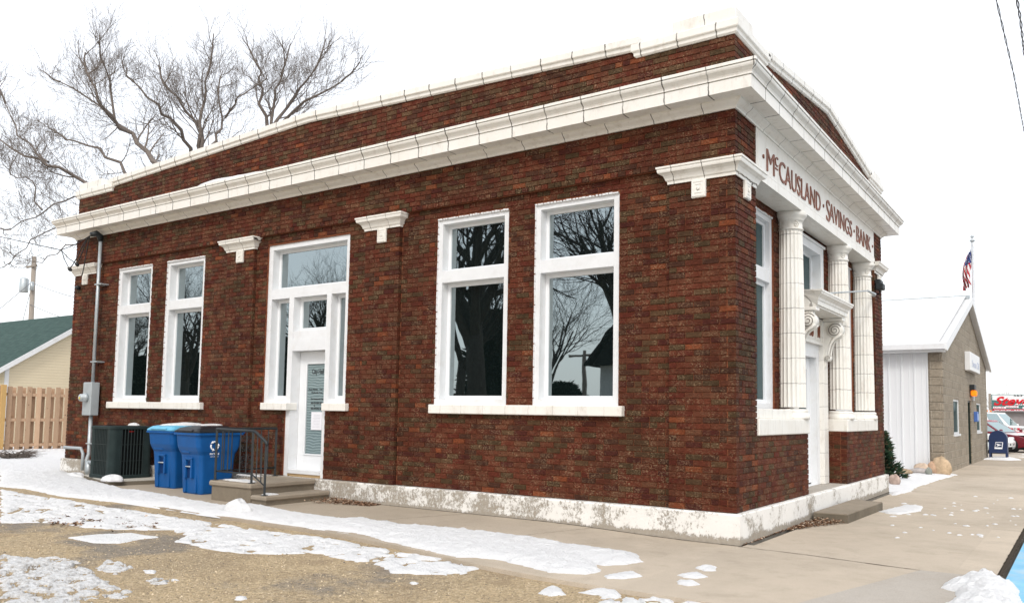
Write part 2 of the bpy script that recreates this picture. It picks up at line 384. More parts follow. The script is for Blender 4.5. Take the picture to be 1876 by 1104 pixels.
# ---------------------------------------------------------------- bank building
L, W = 13.95, 7.85
BK = .0677; BL = .2
bank = empty('bank_building', (-L/2, W/2, -.4), 'dark red brick bank building with cream terracotta cornice, columns and tall white windows', 'bank')
fy = lambda Y: (lambda u, v, z: (u, Y+v, z))          # wall facing -y
fx = lambda X: (lambda u, v, z: (X-v, u, z))          # wall facing +x
fyb = lambda Y: (lambda u, v, z: (-u, Y-v, z))        # wall facing +y
def free(u0, u1, z, ops):
    iv = [(u0, u1)]
    for (a, b, c, d) in ops:
        if c-.02 <= z < d-.0:
            nw = []
            for (p, q) in iv:
                if b <= p or a >= q: nw.append((p, q)); continue
                if a > p: nw.append((p, a))
                if b < q: nw.append((b, q))
            iv = nw
    return iv
rb = random.Random(3)
def bricks(mb, mp, u0, u1, z0, z1, ops=(), depth=.05, ph=0, top=None, header=False, corner=None):
    k0 = int(round(z0/BK)); k1 = int(round(z1/BK))
    for k in range(k0, k1):
        za = k*BK+.0045; zb = (k+1)*BK-.0045; zc = (za+zb)/2
        for (p, q) in free(u0, u1, zc, ops):
            if top:                                    # clip to a sloped top
                us = np.arange(p, q+.01, .05); ok = [u for u in us if top(u) > zb-.02]
                if not ok: continue
                p, q = max(p, min(ok)), min(q, max(ok))
            if corner and corner[0] == 'end' and q == u1: q = u1 - (0 if k % 2 == 0 else .105)
            if corner and corner[0] == 'start' and p == u0: p = u0 + (.062 if k % 2 == 0 else 0)
            step = BL/2 if header else BL
            off = ph + (step/2 if k % 2 else 0)
            u = math.floor((p-off)/step)*step+off
            while u < q-1e-4:
                a, b = max(u, p), min(u+step, q); u += step
                if rb.random() < .06 and b-a > .15 and not header:
                    m_ = (a+b)/2; segs = [(a, m_), (m_, b)]
                else: segs = [(a, b)]
                for a_, b_ in segs:
                    if b_-a_ < .022: continue
                    j = rb.uniform(-.0018, .0018); t = rb.uniform(-.0012, .0012)
                    ga = 0 if (corner and corner[0] == 'start' and a_ <= u0+1e-6) else .005
                    gb = 0 if (corner and corner[0] == 'end' and b_ >= u1-1e-6) else .005
                    x0, x1 = a_+ga, b_-gb
                    c = .003
                    vs = [(x0, depth, za), (x1, depth, za), (x1, depth, zb), (x0, depth, zb),
                          (x0, j+c, za), (x1, j+c, za), (x1, j+c, zb), (x0, j+c, zb),
                          (x0+c, j-t, za+c), (x1-c, j+t, za+c), (x1-c, j+t, zb-c), (x0+c, j-t, zb-c)]
                    mb.add([mp(*v) for v in vs], [(4, 5, 9, 8), (5, 6, 10, 9), (6, 7, 11, 10), (7, 4, 8, 11), (8, 9, 10, 11),
                                                  (0, 1, 5, 4), (1, 2, 6, 5), (2, 3, 7, 6), (3, 0, 4, 7)])
def backing(mb, mp, u0, u1, z0, z1, ops, v0, v1):
    us = sorted({u0, u1, *[min(max(o[i], u0), u1) for o in ops for i in (0, 1)]})
    zs = sorted({z0, z1, *[min(max(o[i], z0), z1) for o in ops for i in (2, 3)]})
    for a, b in zip(us[:-1], us[1:]):
        for c, d in zip(zs[:-1], zs[1:]):
            um, zm = (a+b)/2, (c+d)/2
            if any(o[0] < um < o[1] and o[2] < zm < o[3] for o in ops): continue
            mb.box(a, v0, c, b, v1, d, 0, mp)
REC = .05; ZH = 57*BK      # panel recess and header course height
G_side = lambda x: 5.355+.222*(1-abs(x+6.98)/5.8)      # underside of the coping on the side parapet
G_front = lambda y: 5.31+.29*(1-abs(y-3.92)/2.9)
zc0, zc1 = 4.42, 4.86
bw = MB(); mo = MB()
S_ops = [(-12.40, -11.26, 1.01, 3.70), (-10.80, -9.64, 1.01, 3.70), (-7.94, -6.04, 1.03, 3.70), (-7.39, -6.47, -.1, 1.1), (-4.31, -3.09, 1.01, 3.70), (-2.68, -1.46, 1.01, 3.70)]
pil = [(-L, -13.13), (-8.95, -8.22), (-5.66, -4.97), (-.79, 0)]
pan = [(-13.13, -8.95), (-8.22, -5.66), (-4.97, -.79)]
for i, (a, b) in enumerate(pil):
    bricks(bw, fy(0), a, b, 0, ZH, depth=.09, ph=a, corner=('end',) if i == 3 else None)
    mo.box(a+.01, .012, 0, b-(.012 if i == 3 else .01), .3, ZH)
for a, b in pan:
    bricks(bw, fy(REC), a, b, 0, ZH, S_ops, depth=.06, ph=-.05)
    backing(mo, fy(REC), a, b, 0, ZH, S_ops, .012, .3)
bricks(bw, fy(-.006), -13.13, -.79, ZH, ZH+BK, depth=.1, header=True)
bricks(bw, fy(0), -L, -13.13, ZH, ZH+BK, depth=.1); bricks(bw, fy(0), -.79, 0, ZH, ZH+BK, depth=.1, corner=('end',))
bricks(bw, fy(0), -L, 0, ZH+BK, zc0+.07, depth=.1, corner=('end',))
mo.box(-L+.01, .0125, ZH, -.0125, .3, zc0+.1)
bricks(bw, fy(0), -L, 0, 71*BK, 84*BK, depth=.1, top=lambda x: (5.285 if x > -1.2 or x < -12.7 else G_side(x)+.05), corner=('end',))
mo.prism([(-L+.01, zc0+.1), (-.0125, zc0+.1), (-.0125, 5.29), (-1.2, 5.29), (-1.2, G_side(-1.2)+.02), (-6.98, G_side(-6.98)+.02), (-12.7, G_side(-12.7)+.02), (-12.7, 5.29), (-L+.01, 5.29)], .0125, .3, 'y')
side_wall = tag(bw.build('brick_wall', MT['brick'], bank)); mo.build('mortar_backing', MT['mortar'], side_wall)
bw = MB(); mo = MB()
XR = -.30                                              # recessed window wall behind the columns
F_ops = [(1.03, 2.31, 1.0, 3.70), (5.54, 6.82, 1.0, 3.70), (3.09, 4.76, 2.6, 3.70), (2.98, 4.86, -.1, 2.7)]
for a, b in ((0, .69), (7.18, W)):
    bricks(bw, fx(0), a, b, 0, zc0+.07, depth=.09, ph=a, corner=('start',) if a == 0 else None); mo.box(-.3, a+.018, 0, -.016, b-.01, zc0+.1)
bricks(bw, fy(7.18), -.30, -.095, 0, 3.86, depth=.05); bricks(bw, fyb(.69), .095, .30, 0, 3.86, depth=.05)
bricks(bw, fx(XR), .69, 7.18, 12*BK, 3.86, F_ops, depth=.05); backing(mo, fx(XR), .69, 7.18, 0, 3.9, F_ops, .012, .25)
for a, b in ((.69, 2.77), (4.93, 7.18)):
    bricks(bw, fx(0), a, b, 0, .816, depth=.09, ph=a); mo.box(-.305, a+.01, 0, -.012, b-.01, .816)
bricks(bw, fy(4.93), -.30, -.095, 0, .816, depth=.05); bricks(bw, fyb(2.77), .095, .30, 0, .816, depth=.05)
bricks(bw, fx(0), 0, W, 71*BK, 84*BK, depth=.1, top=lambda y: (5.285 if y < 1.03 or y > 6.82 else G_front(y)+.05), corner=('start',))
mo.prism([(.3, zc0+.1), (W-.01, zc0+.1), (W-.01, 5.29), (6.82, 5.29), (6.82, G_front(6.82)), (3.92, G_front(3.92)+.02), (1.03, G_front(1.03)), (1.03, 5.29), (.3, 5.29)], -.3, -.012, 'x')
front_wall = bw.build('brick_wall', MT['brick'], bank); mo.build('mortar_backing', MT['mortar'], front_wall)
bw = MB(); mo = MB()
bw.box(-L-.0, .02, 0, -L+.25, W, 5.3); bw.box(-L+.25, W-.25, 0, -.3, W-.004, 5.3)
bw.build('rear_wall', simple('rear brick', (.10, .04, .028), .85, var=.4, scale=14, bump=.5), bank)
MB().box(-L+.25, .3, 4.75, -.3, W-.25, 4.9).build('roof', MT['roof'], bank)
# foundation ledge
fd = MB()
fd.loft_rect(-L+.02, 0, 0, W, [(.055, -.62), (.055, -.02), (.045, -.004), (-.4, -.003)])
fd.build('foundation', MT['found'], bank)
MB().box(-.55, 2.78, -.1, -.02, 4.92, .004).build('door_threshold', MT['walk2'], bank)

def sweep_side(side, prof, mat, name, parent=bank, x0=-L, y0=0, x1=0, y1=W):
    ends = {'S': lambda d: ((x0-d, y0-d), (x1+d, y0-d)), 'E': lambda d: ((x1+d, y0-d), (x1+d, y1+d)), 'N': lambda d: ((x1+d, y1+d), (x0-d, y1+d)), 'Wt': lambda d: ((x0-d, y1+d), (x0-d, y0-d))}[side]
    a = []; b = []
    for d, z in prof:
        p, q = ends(d); a.append((*p, z)); b.append((*q, z))
    n = len(prof); mb = MB()
    mb.add(a+b, [(i, i+n, (i+1)+n, i+1) for i in range(n-1)])
    return mb.build(name, mat, parent)
corn = [(-.02, 4.512), (.278, 4.512), (.278, 4.648), (.255, 4.649), (.255, 4.653), (.290, 4.655), (.290, 4.672), (.298, 4.69), (.318, 4.712), (.336, 4.728), (.344, 4.745), (.346, 4.764), (.312, 4.765), (.312, 4.770), (.356, 4.771), (.356, 4.800), (.35, 4.806), (-.01, 4.868)]
bed = [(-.005, 4.418), (.018, 4.418), (.022, 4.438), (.040, 4.455), (.072, 4.472), (.098, 4.494), (.104, 4.516)]
for s_, m1, m2 in (('S', 'cornice_side', 'bed_side'), ('E', 'cornice_front', 'bed_front'), ('N', 'cornice_side', 'bed_side'), ('Wt', 'cornice_front', 'bed_front')):
    sweep_side(s_, corn, MT[m1], 'cornice'); sweep_side(s_, bed, MT[m2], 'bed_mould')
# copings: profile follows the low gables of both parapets
def coping(mp, pts, mat):                              # pts: (u, z_bottom)
    prof = [(.30, 0), (-.012, 0), (-.030, .015), (-.034, .055), (-.055, .066), (-.060, .075), (-.060, .150), (-.05, .158), (.30, .172)]
    mb = MB(); n = len(prof)
    vs = [mp(u, v, z+h) for (u, z) in pts for (v, h) in prof]
    fs = [(k*n+i, (k+1)*n+i, (k+1)*n+(i+1) % n, k*n+(i+1) % n) for k in range(len(pts)-1) for i in range(n)]
    fs += [tuple(range(n)), tuple(range((len(pts)-1)*n+n-1, (len(pts)-1)*n-1, -1))]
    mb.add(vs, fs); return mb.build('coping', mat, bank)
coping(fy(0), [(-12.72, G_side(-12.72)), (-6.98, G_side(-6.98)), (-1.16, G_side(-1.16))], MT['coping_side'])
coping(fx(0), [(1.02, G_front(1.03)), (3.92, G_front(3.92)), (6.84, G_front(6.82))], MT['coping_front'])
cp = [(-.0, 5.272), (.014, 5.272), (.032, 5.288), (.036, 5.325), (.055, 5.335), (.060, 5.345), (.060, 5.42), (.05, 5.43), (-.05, 5.432)]
for (a, b, c, d) in ((-1.2, 0, 0, 1.02), (-L, 0, -12.68, .9), (-1.2, 6.84, 0, W)):
    mb = MB(); mb.loft_rect(a, b, c, d, cp); mb.build('corner_coping', MT['coping_side'], bank)
for (a, b, c, d) in ((-.74, -.02, .02, .56), (-13.93, -.02, -13.08, .6), (-.74, 7.2, .02, W+.02)):
    MB().bbox(a, b, 5.425, c, d, 5.585, .008).build('parapet_block', tile_mat('worn terracotta block', 0, .39, -.35, .01, amt=.9), bank)
# pilaster capitals
capp = [(-.02, 3.672), (.012, 3.672), (.014, 3.70), (.03, 3.715), (.038, 3.74), (.05, 3.765), (.075, 3.785), (.098, 3.795), (.104, 3.815), (.104, 3.838), (.116, 3.842), (.116, 3.862), (-.02, 3.866)]
def rosette(mp, u, z, parent):
    mb = MB(); mb.bbox(u-.085, -.03, z-.105, u+.085, .02, z+.105, .006, 0, mp)
    for s0, s1, dd in ((.075, .06, .036), (.045, .035, .036)):
        for (a, b, c, d) in ((-s0, -s0, s0, -s1), (-s0, s1, s0, s0), (-s0, -s1, -s1, s1), (s1, -s1, s0, s1)):
            mb.box(u+a, -dd, z+b*1.2, u+c, -.028, z+d*1.2, 0, mp)
    c = mp(u, -.034, z)
    for k in range(8):
        t = k*math.pi/4; q = mp(u+.02*math.cos(t), -.034, z+.024*math.sin(t)); mb.tube([mp(u, -.04, z), q], [.008, .005], 6)
    return mb.build('rosette_block', MT['tile'], parent)
def capital(x0, y0, x1, y1, rosas):
    mb = MB(); mb.loft_rect(x0, y0, x1, y1, capp); o = mb.build('pilaster_capital', MT['tile_cap'], bank)
    for mp, u in rosas: rosette(mp, u, 3.575, o)
capital(-.79, 0, 0, .66, [(fy(0), -.42), (fx(0), .34)])
capital(-5.66, 0, -4.97, .2, [(fy(0), -5.31)]); capital(-8.95, 0, -8.22, .2, [(fy(0), -8.58)]); capital(-L, 0, -13.13, .6, [(fy(0), -13.52)])
capital(-.25, 7.22, 0, W, [(fx(0), 7.55)])
# side windows
def frame(mb, mp, u0, u1, z0, z1, v0, v1, l, r, b, t):
    mb.box(u0, v0, z0, u0+l, v1, z1, 0, mp); mb.box(u1-r, v0, z0, u1, v1, z1, 0, mp)
    mb.box(u0+l, v0+.001, z1-t, u1-r, v1, z1, 0, mp); mb.box(u0+l, v0+.001, z0, u1-r, v1, z0+b, 0, mp)
def sash(mp, u0, u1, z0, z1, parent, v=.165, fw=.042, gm=None, name='sash'):
    mb = MB(); frame(mb, mp, u0, u1, z0, z1, v, v+.05, fw, fw, fw, fw); o = mb.build(name, MT['whitew'], parent)
    g = MB(); g.box(u0+fw-.005, v+.022, z0+fw-.005, u1-fw+.005, v+.030, z1-fw+.005, 0, mp); g.build('glass', gm or MT['glass'], o); return o
def window(mp, u0, u1, z0=1.128, z1=3.70, zb=(2.81, 2.972), gm=None, v=.165):
    mb = MB(); vf = .035
    frame(mb, mp, u0, u1, z0, z1, vf, .24, .078, .085, .075, .072)
    mb.box(u0+.078, vf+.004, zb[0], u1-.085, .24, zb[1], 0, mp)
    for q in range(26):                                # ragged caulk bead along the brick edge
        z = z0+(z1-z0)*q/26; h = (z1-z0)/26
        mb.box(u0-.001, .012+.006*rb.random(), z, u0+.012, vf+.02, z+h*rb.uniform(.8, 1), 0, mp)
        u = u0+(u1-u0)*q/26; hh = (u1-u0)/26
        mb.box(u, .002+.01*rb.random(), z1-.012, u+hh*rb.uniform(.6, 1), vf+.02, z1+.003+.008*rb.random(), 0, mp)
    o = mb.build('window', MT['white'], bank)
    sash(mp, u0+.079, u1-.086, z0+.076, zb[0]-.001, o, gm=gm, fw=.05, v=v); sash(mp, u0+.079, u1-.086, zb[1]+.001, z1-.073, o, gm=gm, v=v)
    return o
ms = fy(REC)
for a, b in ((-12.40, -11.26), (-10.80, -9.64), (-4.31, -3.09), (-2.68, -1.46)): window(ms, a, b)
def sill(mp, u0, u1, z0, z1, v0, v1=.2, mat=None):
    MB().bbox(u0, v0, z0, u1, v1, z1, .008, 0, mp).build('sill', mat or MT['sill'], bank)
sill(fy(0), -12.46, -9.50, 1.008, 1.13, -.03); sill(fy(0), -4.335, -1.37, 1.008, 1.13, -.03)
sill(fy(0), -7.89, -7.27, 1.02, 1.135, -.03); sill(fy(0), -6.46, -5.955, 1.02, 1.135, -.03)
# city hall door bay
dm = MB(); U0, U1 = -7.94, -6.04
frame(dm, ms, U0, U1, 2.81, 3.70, .035, .24, .10, .085, .16, .08)
dm.box(U0, .035, 1.13, U0+.10, .24, 2.81, 0, ms); dm.box(U1-.085, .035, 1.13, U1, .24, 2.81, 0, ms)
for a, b in ((-7.40, -7.29), (-6.53, -6.43)): dm.box(a, .03, 0.0 if a < -7 else 1.135, b, .26, 2.81, 0, ms)
dm.box(-6.55, .03, .0, -6.47, .26, 1.135, 0, ms)
dm.box(-7.29, .045, 2.13, -6.53, .26, 2.27, 0, ms); dm.box(-7.29, .028, 1.955, -6.53, .26, 2.13, 0, ms)
dm.box(U0+.1, .037, 1.13, -7.40, .24, 1.2, 0, ms); dm.box(-6.43, .037, 1.13, U1-.085, .24, 1.2, 0, ms)
db = dm.build('door_surround', MT['white'], bank)
sash(ms, U0+.101, U1-.086, 2.971, 3.619, db); sash(ms, U0+.101, -7.401, 1.201, 2.809, db, fw=.05); sash(ms, -6.429, U1-.086, 1.201, 2.809, db, fw=.05)
sash(ms, -7.289, -6.531, 2.271, 2.809, db, fw=.055)
dd = MB(); vd = .20
frame(dd, ms, -7.285, -6.535, .10, 1.95, vd, vd+.045, .17, .16, .24, .19)
door = dd.build('door', MT['whitew'], bank)
m = N('louvred blind behind glass'); X = m.xyz(); wv = m.math('SINE', m.math('ADD', m.math('MULTIPLY', X[2], 150), m.math('MULTIPLY', m.noise(4, 3), 14)))
m.color(m.ramp(wv, [(.2, (.16, .22, .23)), (.8, (.30, .38, .39))])); m.b.inputs['Roughness'].default_value = .12
MB().box(-7.116, vd+.015, .339, -6.694, vd+.022, 1.761, 0, ms).build('blind_glass', m.m, door)
gb = MB(); frame(gb, ms, -7.13, -6.68, .325, 1.775, vd-.012, vd-.0005, .022, .022, .022, .022); gb.build('glazing_bead', MT['whitew'], door)
yT = REC+vd+.013
text('City Hall', (-7.02, yT, 1.57), (90, 0, 0), MT['black'], door, width=.27, height=.105, ext=.002, bold=.01)
for i, (t_, w_) in enumerate((('Hours: Monday     9 am - 5', .36), ('Wednesday  9 am - 5', .30), ('For Assistance, Call', .28), ('563-225-2095 Office', .28), ('&', .02), ('563-349-0421 after', .28))):
    text(t_, (-7.08 if i == 0 else (-6.95 if i == 4 else -7.02), yT, (1.335, 1.285, 1.185, 1.125, 1.085, 1.04)[i]), (90, 0, 0), MT['black'], door, width=w_, height=.032, ext=.002, bold=.02)
nb = MB(); nb.box(-6.99, vd+.002, .72, -6.75, vd+.010, 1.0, 0, ms)
no = nb.build('paper_notice', MT['paper'], door)
ln = MB()
for k in range(9): ln.box(-6.95+.01*(k % 3), vd+.0, .76+.024*k, -6.79, vd+.0015, .763+.024*k, 0, ms)
ln.build('notice_text', simple('faint grey print', (.45, .45, .5)), no)
MB().box(-7.29, .0, .045, -6.55, .3, .10, 0, ms).build('door_sill', MT['white'], bank)
MB().box(-7.288, .02, -.002, -6.552, .3, .044, 0, ms).build('sill_board', wood_mat('bare sill board', (.38, .26, .14), (.5, .36, .2)), bank)
hb = MB(); hb.lathe([(.03, 0), (.03, .01), (.012, .02), (.012, .05), (.028, .06), (.028, .085), (.01, .09)], (-6.61, REC+vd-.095, .95), 14, axis='y'); hb.build('door_handle', MT['galv'], door)
# front: windows, columns, entablature, pedestals
mf = fx(XR)
for a, b in ((1.03, 2.31), (5.54, 6.82)): window(mf, a, b, gm=MT['glass2'], v=.10)
tw = MB(); frame(tw, mf, 3.09, 4.76, 2.70, 3.70, -.02, .24, .17, .17, .12, .12); tw.box(3.05, -.045, 3.70, 4.80, .1, 3.735, 0, mf)
two = tw.build('transom_window', MT['white'], bank); sash(mf, 3.261, 4.589, 2.821, 3.579, two, v=.12, gm=MT['glass2'])
for a, b in ((.69, 2.77), (4.93, 7.18)):
    pc = MB(); pc.bbox(-.30, a+.001, .812, .022, b+.004 if b < 3 else b-.001, 1.005, .010)
    pc.build('pedestal_cap', MT['ped'], bank)
for a, b in ((.70, 2.40), (5.44, 7.17)): MB().bbox(-.30, a, 1.004, -.10 if a < 1 else -.12, b, 1.126, .008).build('window_sill', MT['ped'], bank)
fl = lambda t, z: 1-.045*(1-abs(math.sin(t*10)))**.6 if False else (1-.075*abs(math.sin(t*10))**.7)
def column(y, x=-.17):
    r0, r1 = .182, .156; c = (x, y, 0)
    mb = MB()
    mb.lathe([(.225, 1.004), (.228, 1.03), (.222, 1.07), (.205, 1.082), (.198, 1.09), (.206, 1.105), (.206, 1.122), (.196, 1.13), (r0, 1.142)], c, 48)
    o = mb.build('column', MT['column'], bank)
    n = 80; prof = []
    for i in range(15):
        t = i/14; prof.append((r0-(r0-r1)*(t**1.4), 1.16+(3.565-1.16)*t))
    sh = MB(); sh.lathe(prof, c, n, flute=fl, sm=False); sh.build('fluted_shaft', MT['column'], o)
    cb = MB(); cb.lathe([(r1, 3.560), (r1+.012, 3.566), (r1+.018, 3.578), (r1+.010, 3.590), (r1, 3.594), (r1, 3.688), (r1+.014, 3.692), (r1+.018, 3.706), (r1+.03, 3.73), (r1+.055, 3.752), (r1+.06, 3.762), (r1+.062, 3.80), (r1+.056, 3.812)], c, 40)
    for k in range(4):
        t = math.pi/4+k*math.pi/2; ct, st = math.cos(t), math.sin(t)
        for j in range(10):
            a = j*2*math.pi/10; q = Vector((x+ct*r1, y+st*r1, 3.64))+Vector((-st, ct, 0))*.03*math.cos(a)+Vector((0, 0, 1))*.034*math.sin(a)
            cb.tube([q, q+Vector((ct, st, 0))*.012], [.010, .006], 5)
        cb.tube([Vector((x+ct*r1, y+st*r1, 3.64)), Vector((x+ct*(r1+.016), y+st*(r1+.016), 3.64))], [.013, .007], 8)
    cb.build('capital', MT['tile'], o)
for y in (2.62, 5.22, 6.985): column(y)
eb = MB(); eb.box(XR-.01, .692, 3.812, .004, 7.178, 4.44); eb.box(.003, .692, 3.812, .016, 7.178, 3.925); eb.box(.003, .692, 3.934, .010, 7.178, 3.95)
eb.box(.003, .75, 3.97, .008, .762, 4.40); eb.build('entablature', MT['frieze'], bank)
ent = kids(bank)[-1]
MB().box(-.2, .8, 3.8095, -.06, 7.1, 3.8115).build('soffit_panel', MT['tile'], ent)
def ftext(s, y0, y1, z0=3.99, h=.27, ext=.012): return text(s, (.004, y0, z0), (90, 0, 90), MT['letters'], ent, width=y1-y0, height=h, ext=ext, bold=-.004)
ftext('M', 1.06, 1.36); ftext('C', 1.39, 1.50, 4.14, .12); MB().box(.004, 1.39, 4.10, .014, 1.50, 4.115).build('lettering', MT['letters'], ent)
ftext('C', 1.55, 1.80); ftext('AUSLAND', 1.80, 3.50)
ftext('S', 3.83, 4.03, 3.945, .33); ftext('AVINGS', 4.00, 5.45); ftext('BANK', 5.78, 6.88)
for y in (.94, 3.67, 5.61, 7.05):
    d_ = MB(); d_.lathe([(.026, 0), (.026, .012)], (.004, y, 4.13), 12, axis='x'); d_.build('lettering', MT['letters'], ent)
# front door, hood and scroll brackets
for a, b in ((3.0, 3.25), (4.6, 4.86)):
    MB().bbox(-.42, a, .005, -.256, b, 2.56, .006).build('tile_jamb', MT['jamb'], bank)
fr_ = MB(); frame(fr_, fx(0), 3.25, 4.60, .005, 2.15, .325, .43, .15, .15, .005, .20); fo = fr_.build('front_door_frame', MT['white'], bank)
text('302', (-.324, 3.66, 1.99), (90, 0, 90), MT['black'], fo, width=.17, height=.11, ext=.003)
fdm = MB(); frame(fdm, fx(0), 3.40, 4.45, .03, 1.945, .43, .475, .17, .17, .25, .18); fdo = fdm.build('front_door', MT['whitew'], bank)
MB().box(3.57, .445, .28, 4.28, .452, 1.765, 0, fx(0)).build('glass', MT['glass2'], fdo)
for i, t_ in enumerate(('Mon', 'Tue', 'Wed', 'Thu')): text(t_+'  9-5', (-.443, 3.75, 1.15-.09*i), (90, 0, 90), MT['black'], fdo, width=.3, height=.05, ext=.002)
sp = MB(); sp.box(-.42, 3.25, 2.15, -.285, 4.60, 2.56); sp.box(-.286, 3.25, 2.15, -.262, 4.60, 2.19)
for a, b in ((3.30, 3.52), (3.60, 4.25), (4.33, 4.54)): frame(sp, fx(-.277), a, b, 2.215, 2.50, 0, .02, .008, .008, .008, .008)
spo = sp.build('date_panel', MT['tile'], bank)
text('1906', (-.285, 3.70, 2.25), (90, 0, 90), MT['letters'], spo, width=.42, height=.20, ext=.014)
text('N', (-.285, 4.38, 2.26), (90, 0, 90), MT['letters'], spo, width=.11, height=.19, ext=.014)
hd = MB(); hp = [(-.30, 2.575), (.04, 2.575), (.04, 2.60), (.065, 2.60), (.068, 2.655), (.078, 2.67), (.085, 2.70), (.115, 2.73), (.135, 2.745), (.14, 2.77), (.15, 2.775), (.15, 2.80), (-.30, 2.835)]
n_ = len(hp); ya, yb = 3.13, 4.72
vs = [(x, ya-max(0, x), z) for x, z in hp]+[(x, yb+max(0, x), z) for x, z in hp]
hd.add(vs, [(i, i+n_, (i+1) % n_+n_, (i+1) % n_) for i in range(n_)]+[tuple(range(n_)), tuple(range(2*n_-1, n_-1, -1))])
hood = hd.build('door_hood', tile_mat('terracotta hood', 1, .30, .1, .007, amt=.6), bank)
def bracket(y0, y1):
    mb = MB()
    cx_, cz_ = -.083, 2.385; sx_, sz_ = -.205, 1.95
    mb.lathe([(.118, y0), (.118, y1)], (cx_, 0, cz_), 28, axis='y'); mb.lathe([(.048, y0+.01), (.048, y1-.01)], (sx_, 0, sz_), 20, axis='y')
    mb.prism([(-.256, 2.52), (-.256, 1.90), (-.235, 1.90), (-.215, 1.93), (-.21, 2.05), (-.19, 2.16), (-.14, 2.25), (-.05, 2.30), (.02, 2.36), (-.02, 2.52)], y0+.02, y1-.02, 'y')
    mb.bbox(-.256, y0-.012, 2.525, .04, y1+.012, 2.574, .006)
    mb.prism([(-.256, 1.91), (-.256, 1.80), (-.236, 1.82), (-.222, 1.90)], y0+.03, y1-.03, 'y')
    rim = [(.035, 2.40)]
    path = [(.02, 2.33), (-.03, 2.285), (-.09, 2.25), (-.135, 2.19), (-.165, 2.11), (-.18, 2.02), (-.165, 1.96)]
    for yy in (y0+.008, y1-.008): mb.tube([(p[0], yy, p[1]) for p in path], [.022, .022, .02, .018, .016, .014, .012], 8)
    o = mb.build('scroll_bracket', MT['tile'], bank)
    gv = MB()
    for yy in (y0-.002, y1+.002):
        pts = []
        for i in range(60):
            t = i/59*4.6*math.pi; r = .108*(1-i/59*.86); pts.append((cx_+r*math.cos(t+.5), yy, cz_+r*math.sin(t+.5)))
        gv.tube(pts, .0045, 5)
        pts = []
        for i in range(26):
            t = i/25*3*math.pi; r = .038*(1-i/25*.8); pts.append((sx_+r*math.cos(t), yy+(.008 if yy < y1 else -.008), sz_+r*math.sin(t)))
        gv.tube(pts, .003, 5)
    gv.build('scroll_groove', simple('dark groove', (.10, .08, .06), .8), o)  # thin dark tube traces the spiral on each side face
bracket(4.60, 4.76); bracket(3.09, 3.25)
# wall clutter that belongs to the walls: floodlight, flag arm
fl_ = empty('floodlight', (.02, 7.35, 3.32), 'black floodlight under the far pilaster capital of the bank front', 'floodlight')
b_ = MB(); b_.tube([(.0, 7.35, 3.30), (.06, 7.33, 3.30), (.08, 7.30, 3.38)], .014, 8); b_.build('bracket', MT['ironwork'], fl_)
b_ = MB(); b_.bbox(.02, 7.14, 3.35, .16, 7.34, 3.47, .02); b_.bbox(.0, 7.18, 3.45, .11, 7.42, 3.55, .02)
b_.build('lamp_housing', MT['ironwork'], fl_)
b_ = MB(); b_.tube([(.02, 7.02, 3.235), (.07, 6.85, 3.225), (.09, 6.2, 3.20)], [.035, .028, .018], 10); b_.tube([(.09, 6.2, 3.20), (.10, 3.55, 2.815)], .012, 8)
b_.lathe([(.0, 0), (.02, .004), (.02, .02), (0, .024)], (.10, 3.53, 2.80), 10, axis='y')
b_.build('bracket_arm', MT['galv'], bank)

# ---------------------------------------------------------------- meter, conduit, service wires
em = empty('electric_meter', (-12.9, -.05, .8), 'grey electric meter box with glass dial on the brick wall below a tall conduit', 'electric meter')
MB().bbox(-13.06, -.17, .86, -12.76, .0, 1.50, .012).build('meter_box', MT['greybox'], em)
b_ = MB(); b_.lathe([(.085, 0), (.085, -.05), (.078, -.055), (.07, -.12), (.055, -.135), (.001, -.137)], (-12.91, -.17, 1.20), 24, axis='y'); b_.build('meter_dial', MT['galv'], em)
b_ = MB(); b_.lathe([(.028, 0), (.02, -.004)], (-12.91, -.307, 1.19), 12, axis='y'); b_.build('dial_face', simple('yellow dial sticker', (.6, .5, .1)), em)
b_ = MB(); b_.tube([(-12.90, -.07, 1.50), (-12.90, -.07, 4.30)], .032, 12); b_.tube([(-12.90, -.07, .86), (-12.90, -.07, .12), (-12.90, -.10, .02), (-12.90, -.10, -.25)], .036, 12)
b_.build('conduit', MT['galv'], em)
b_ = MB()
for z in (3.42, 1.90, .32): b_.bbox(-12.97, -.11, z-.012, -12.74, .06, z+.012, .004)
b_.build('conduit_clamp', MT['galv'], em)
b_ = MB(); b_.tube([(-12.90, -.07, 4.28), (-12.90, -.09, 4.38), (-12.90, -.16, 4.42), (-12.92, -.26, 4.38)], [.045, .06, .06, .045], 12); b_.build('weatherhead', MT['ironwork'], em)
cb_ = MB()
P0 = Vector((-12.94, -.26, 4.36)); joints = [at(133, 487, -.45), at(108, 480, -.5)]
for k, (jx, dz) in enumerate(((at(127, 492, -.35), .5), (at(140, 483, -.3), .42), (at(150, 505, -.2), .1))):
    mid = (P0+jx)/2+Vector((0, 0, -.02)); pts = []
    for i in range(13):
        t = i/12; p = P0.lerp(jx, t); p.z += .22*math.sin(t*math.pi)*(1-t)+(-.10*math.sin(t*math.pi)); pts.append(p)
    cb_.tube(pts, .010, 6)
    if k < 2:
        cb_.tube([jx, jx+Vector((.05, 0, -.03))], .035, 8)
pin = at(112, 458, -.5); end = at(0, 430, .3); e2 = end+(end-pin)*9
for k, j in enumerate((at(127, 492, -.35), at(140, 483, -.3), P0)):
    cb_.tube([j, (j+pin)/2+Vector((0, 0, -.03)), pin], .008, 6)
cb_.tube([pin+(e2-pin)*t+Vector((0, 0, -.5*math.sin(math.pi*t)*.3)) for t in [i/14 for i in range(15)]], .010, 6)
tag(cb_.build('service_cable', MT['cable']), 'black electric service cable looping from the conduit head out to the left', 'cable')
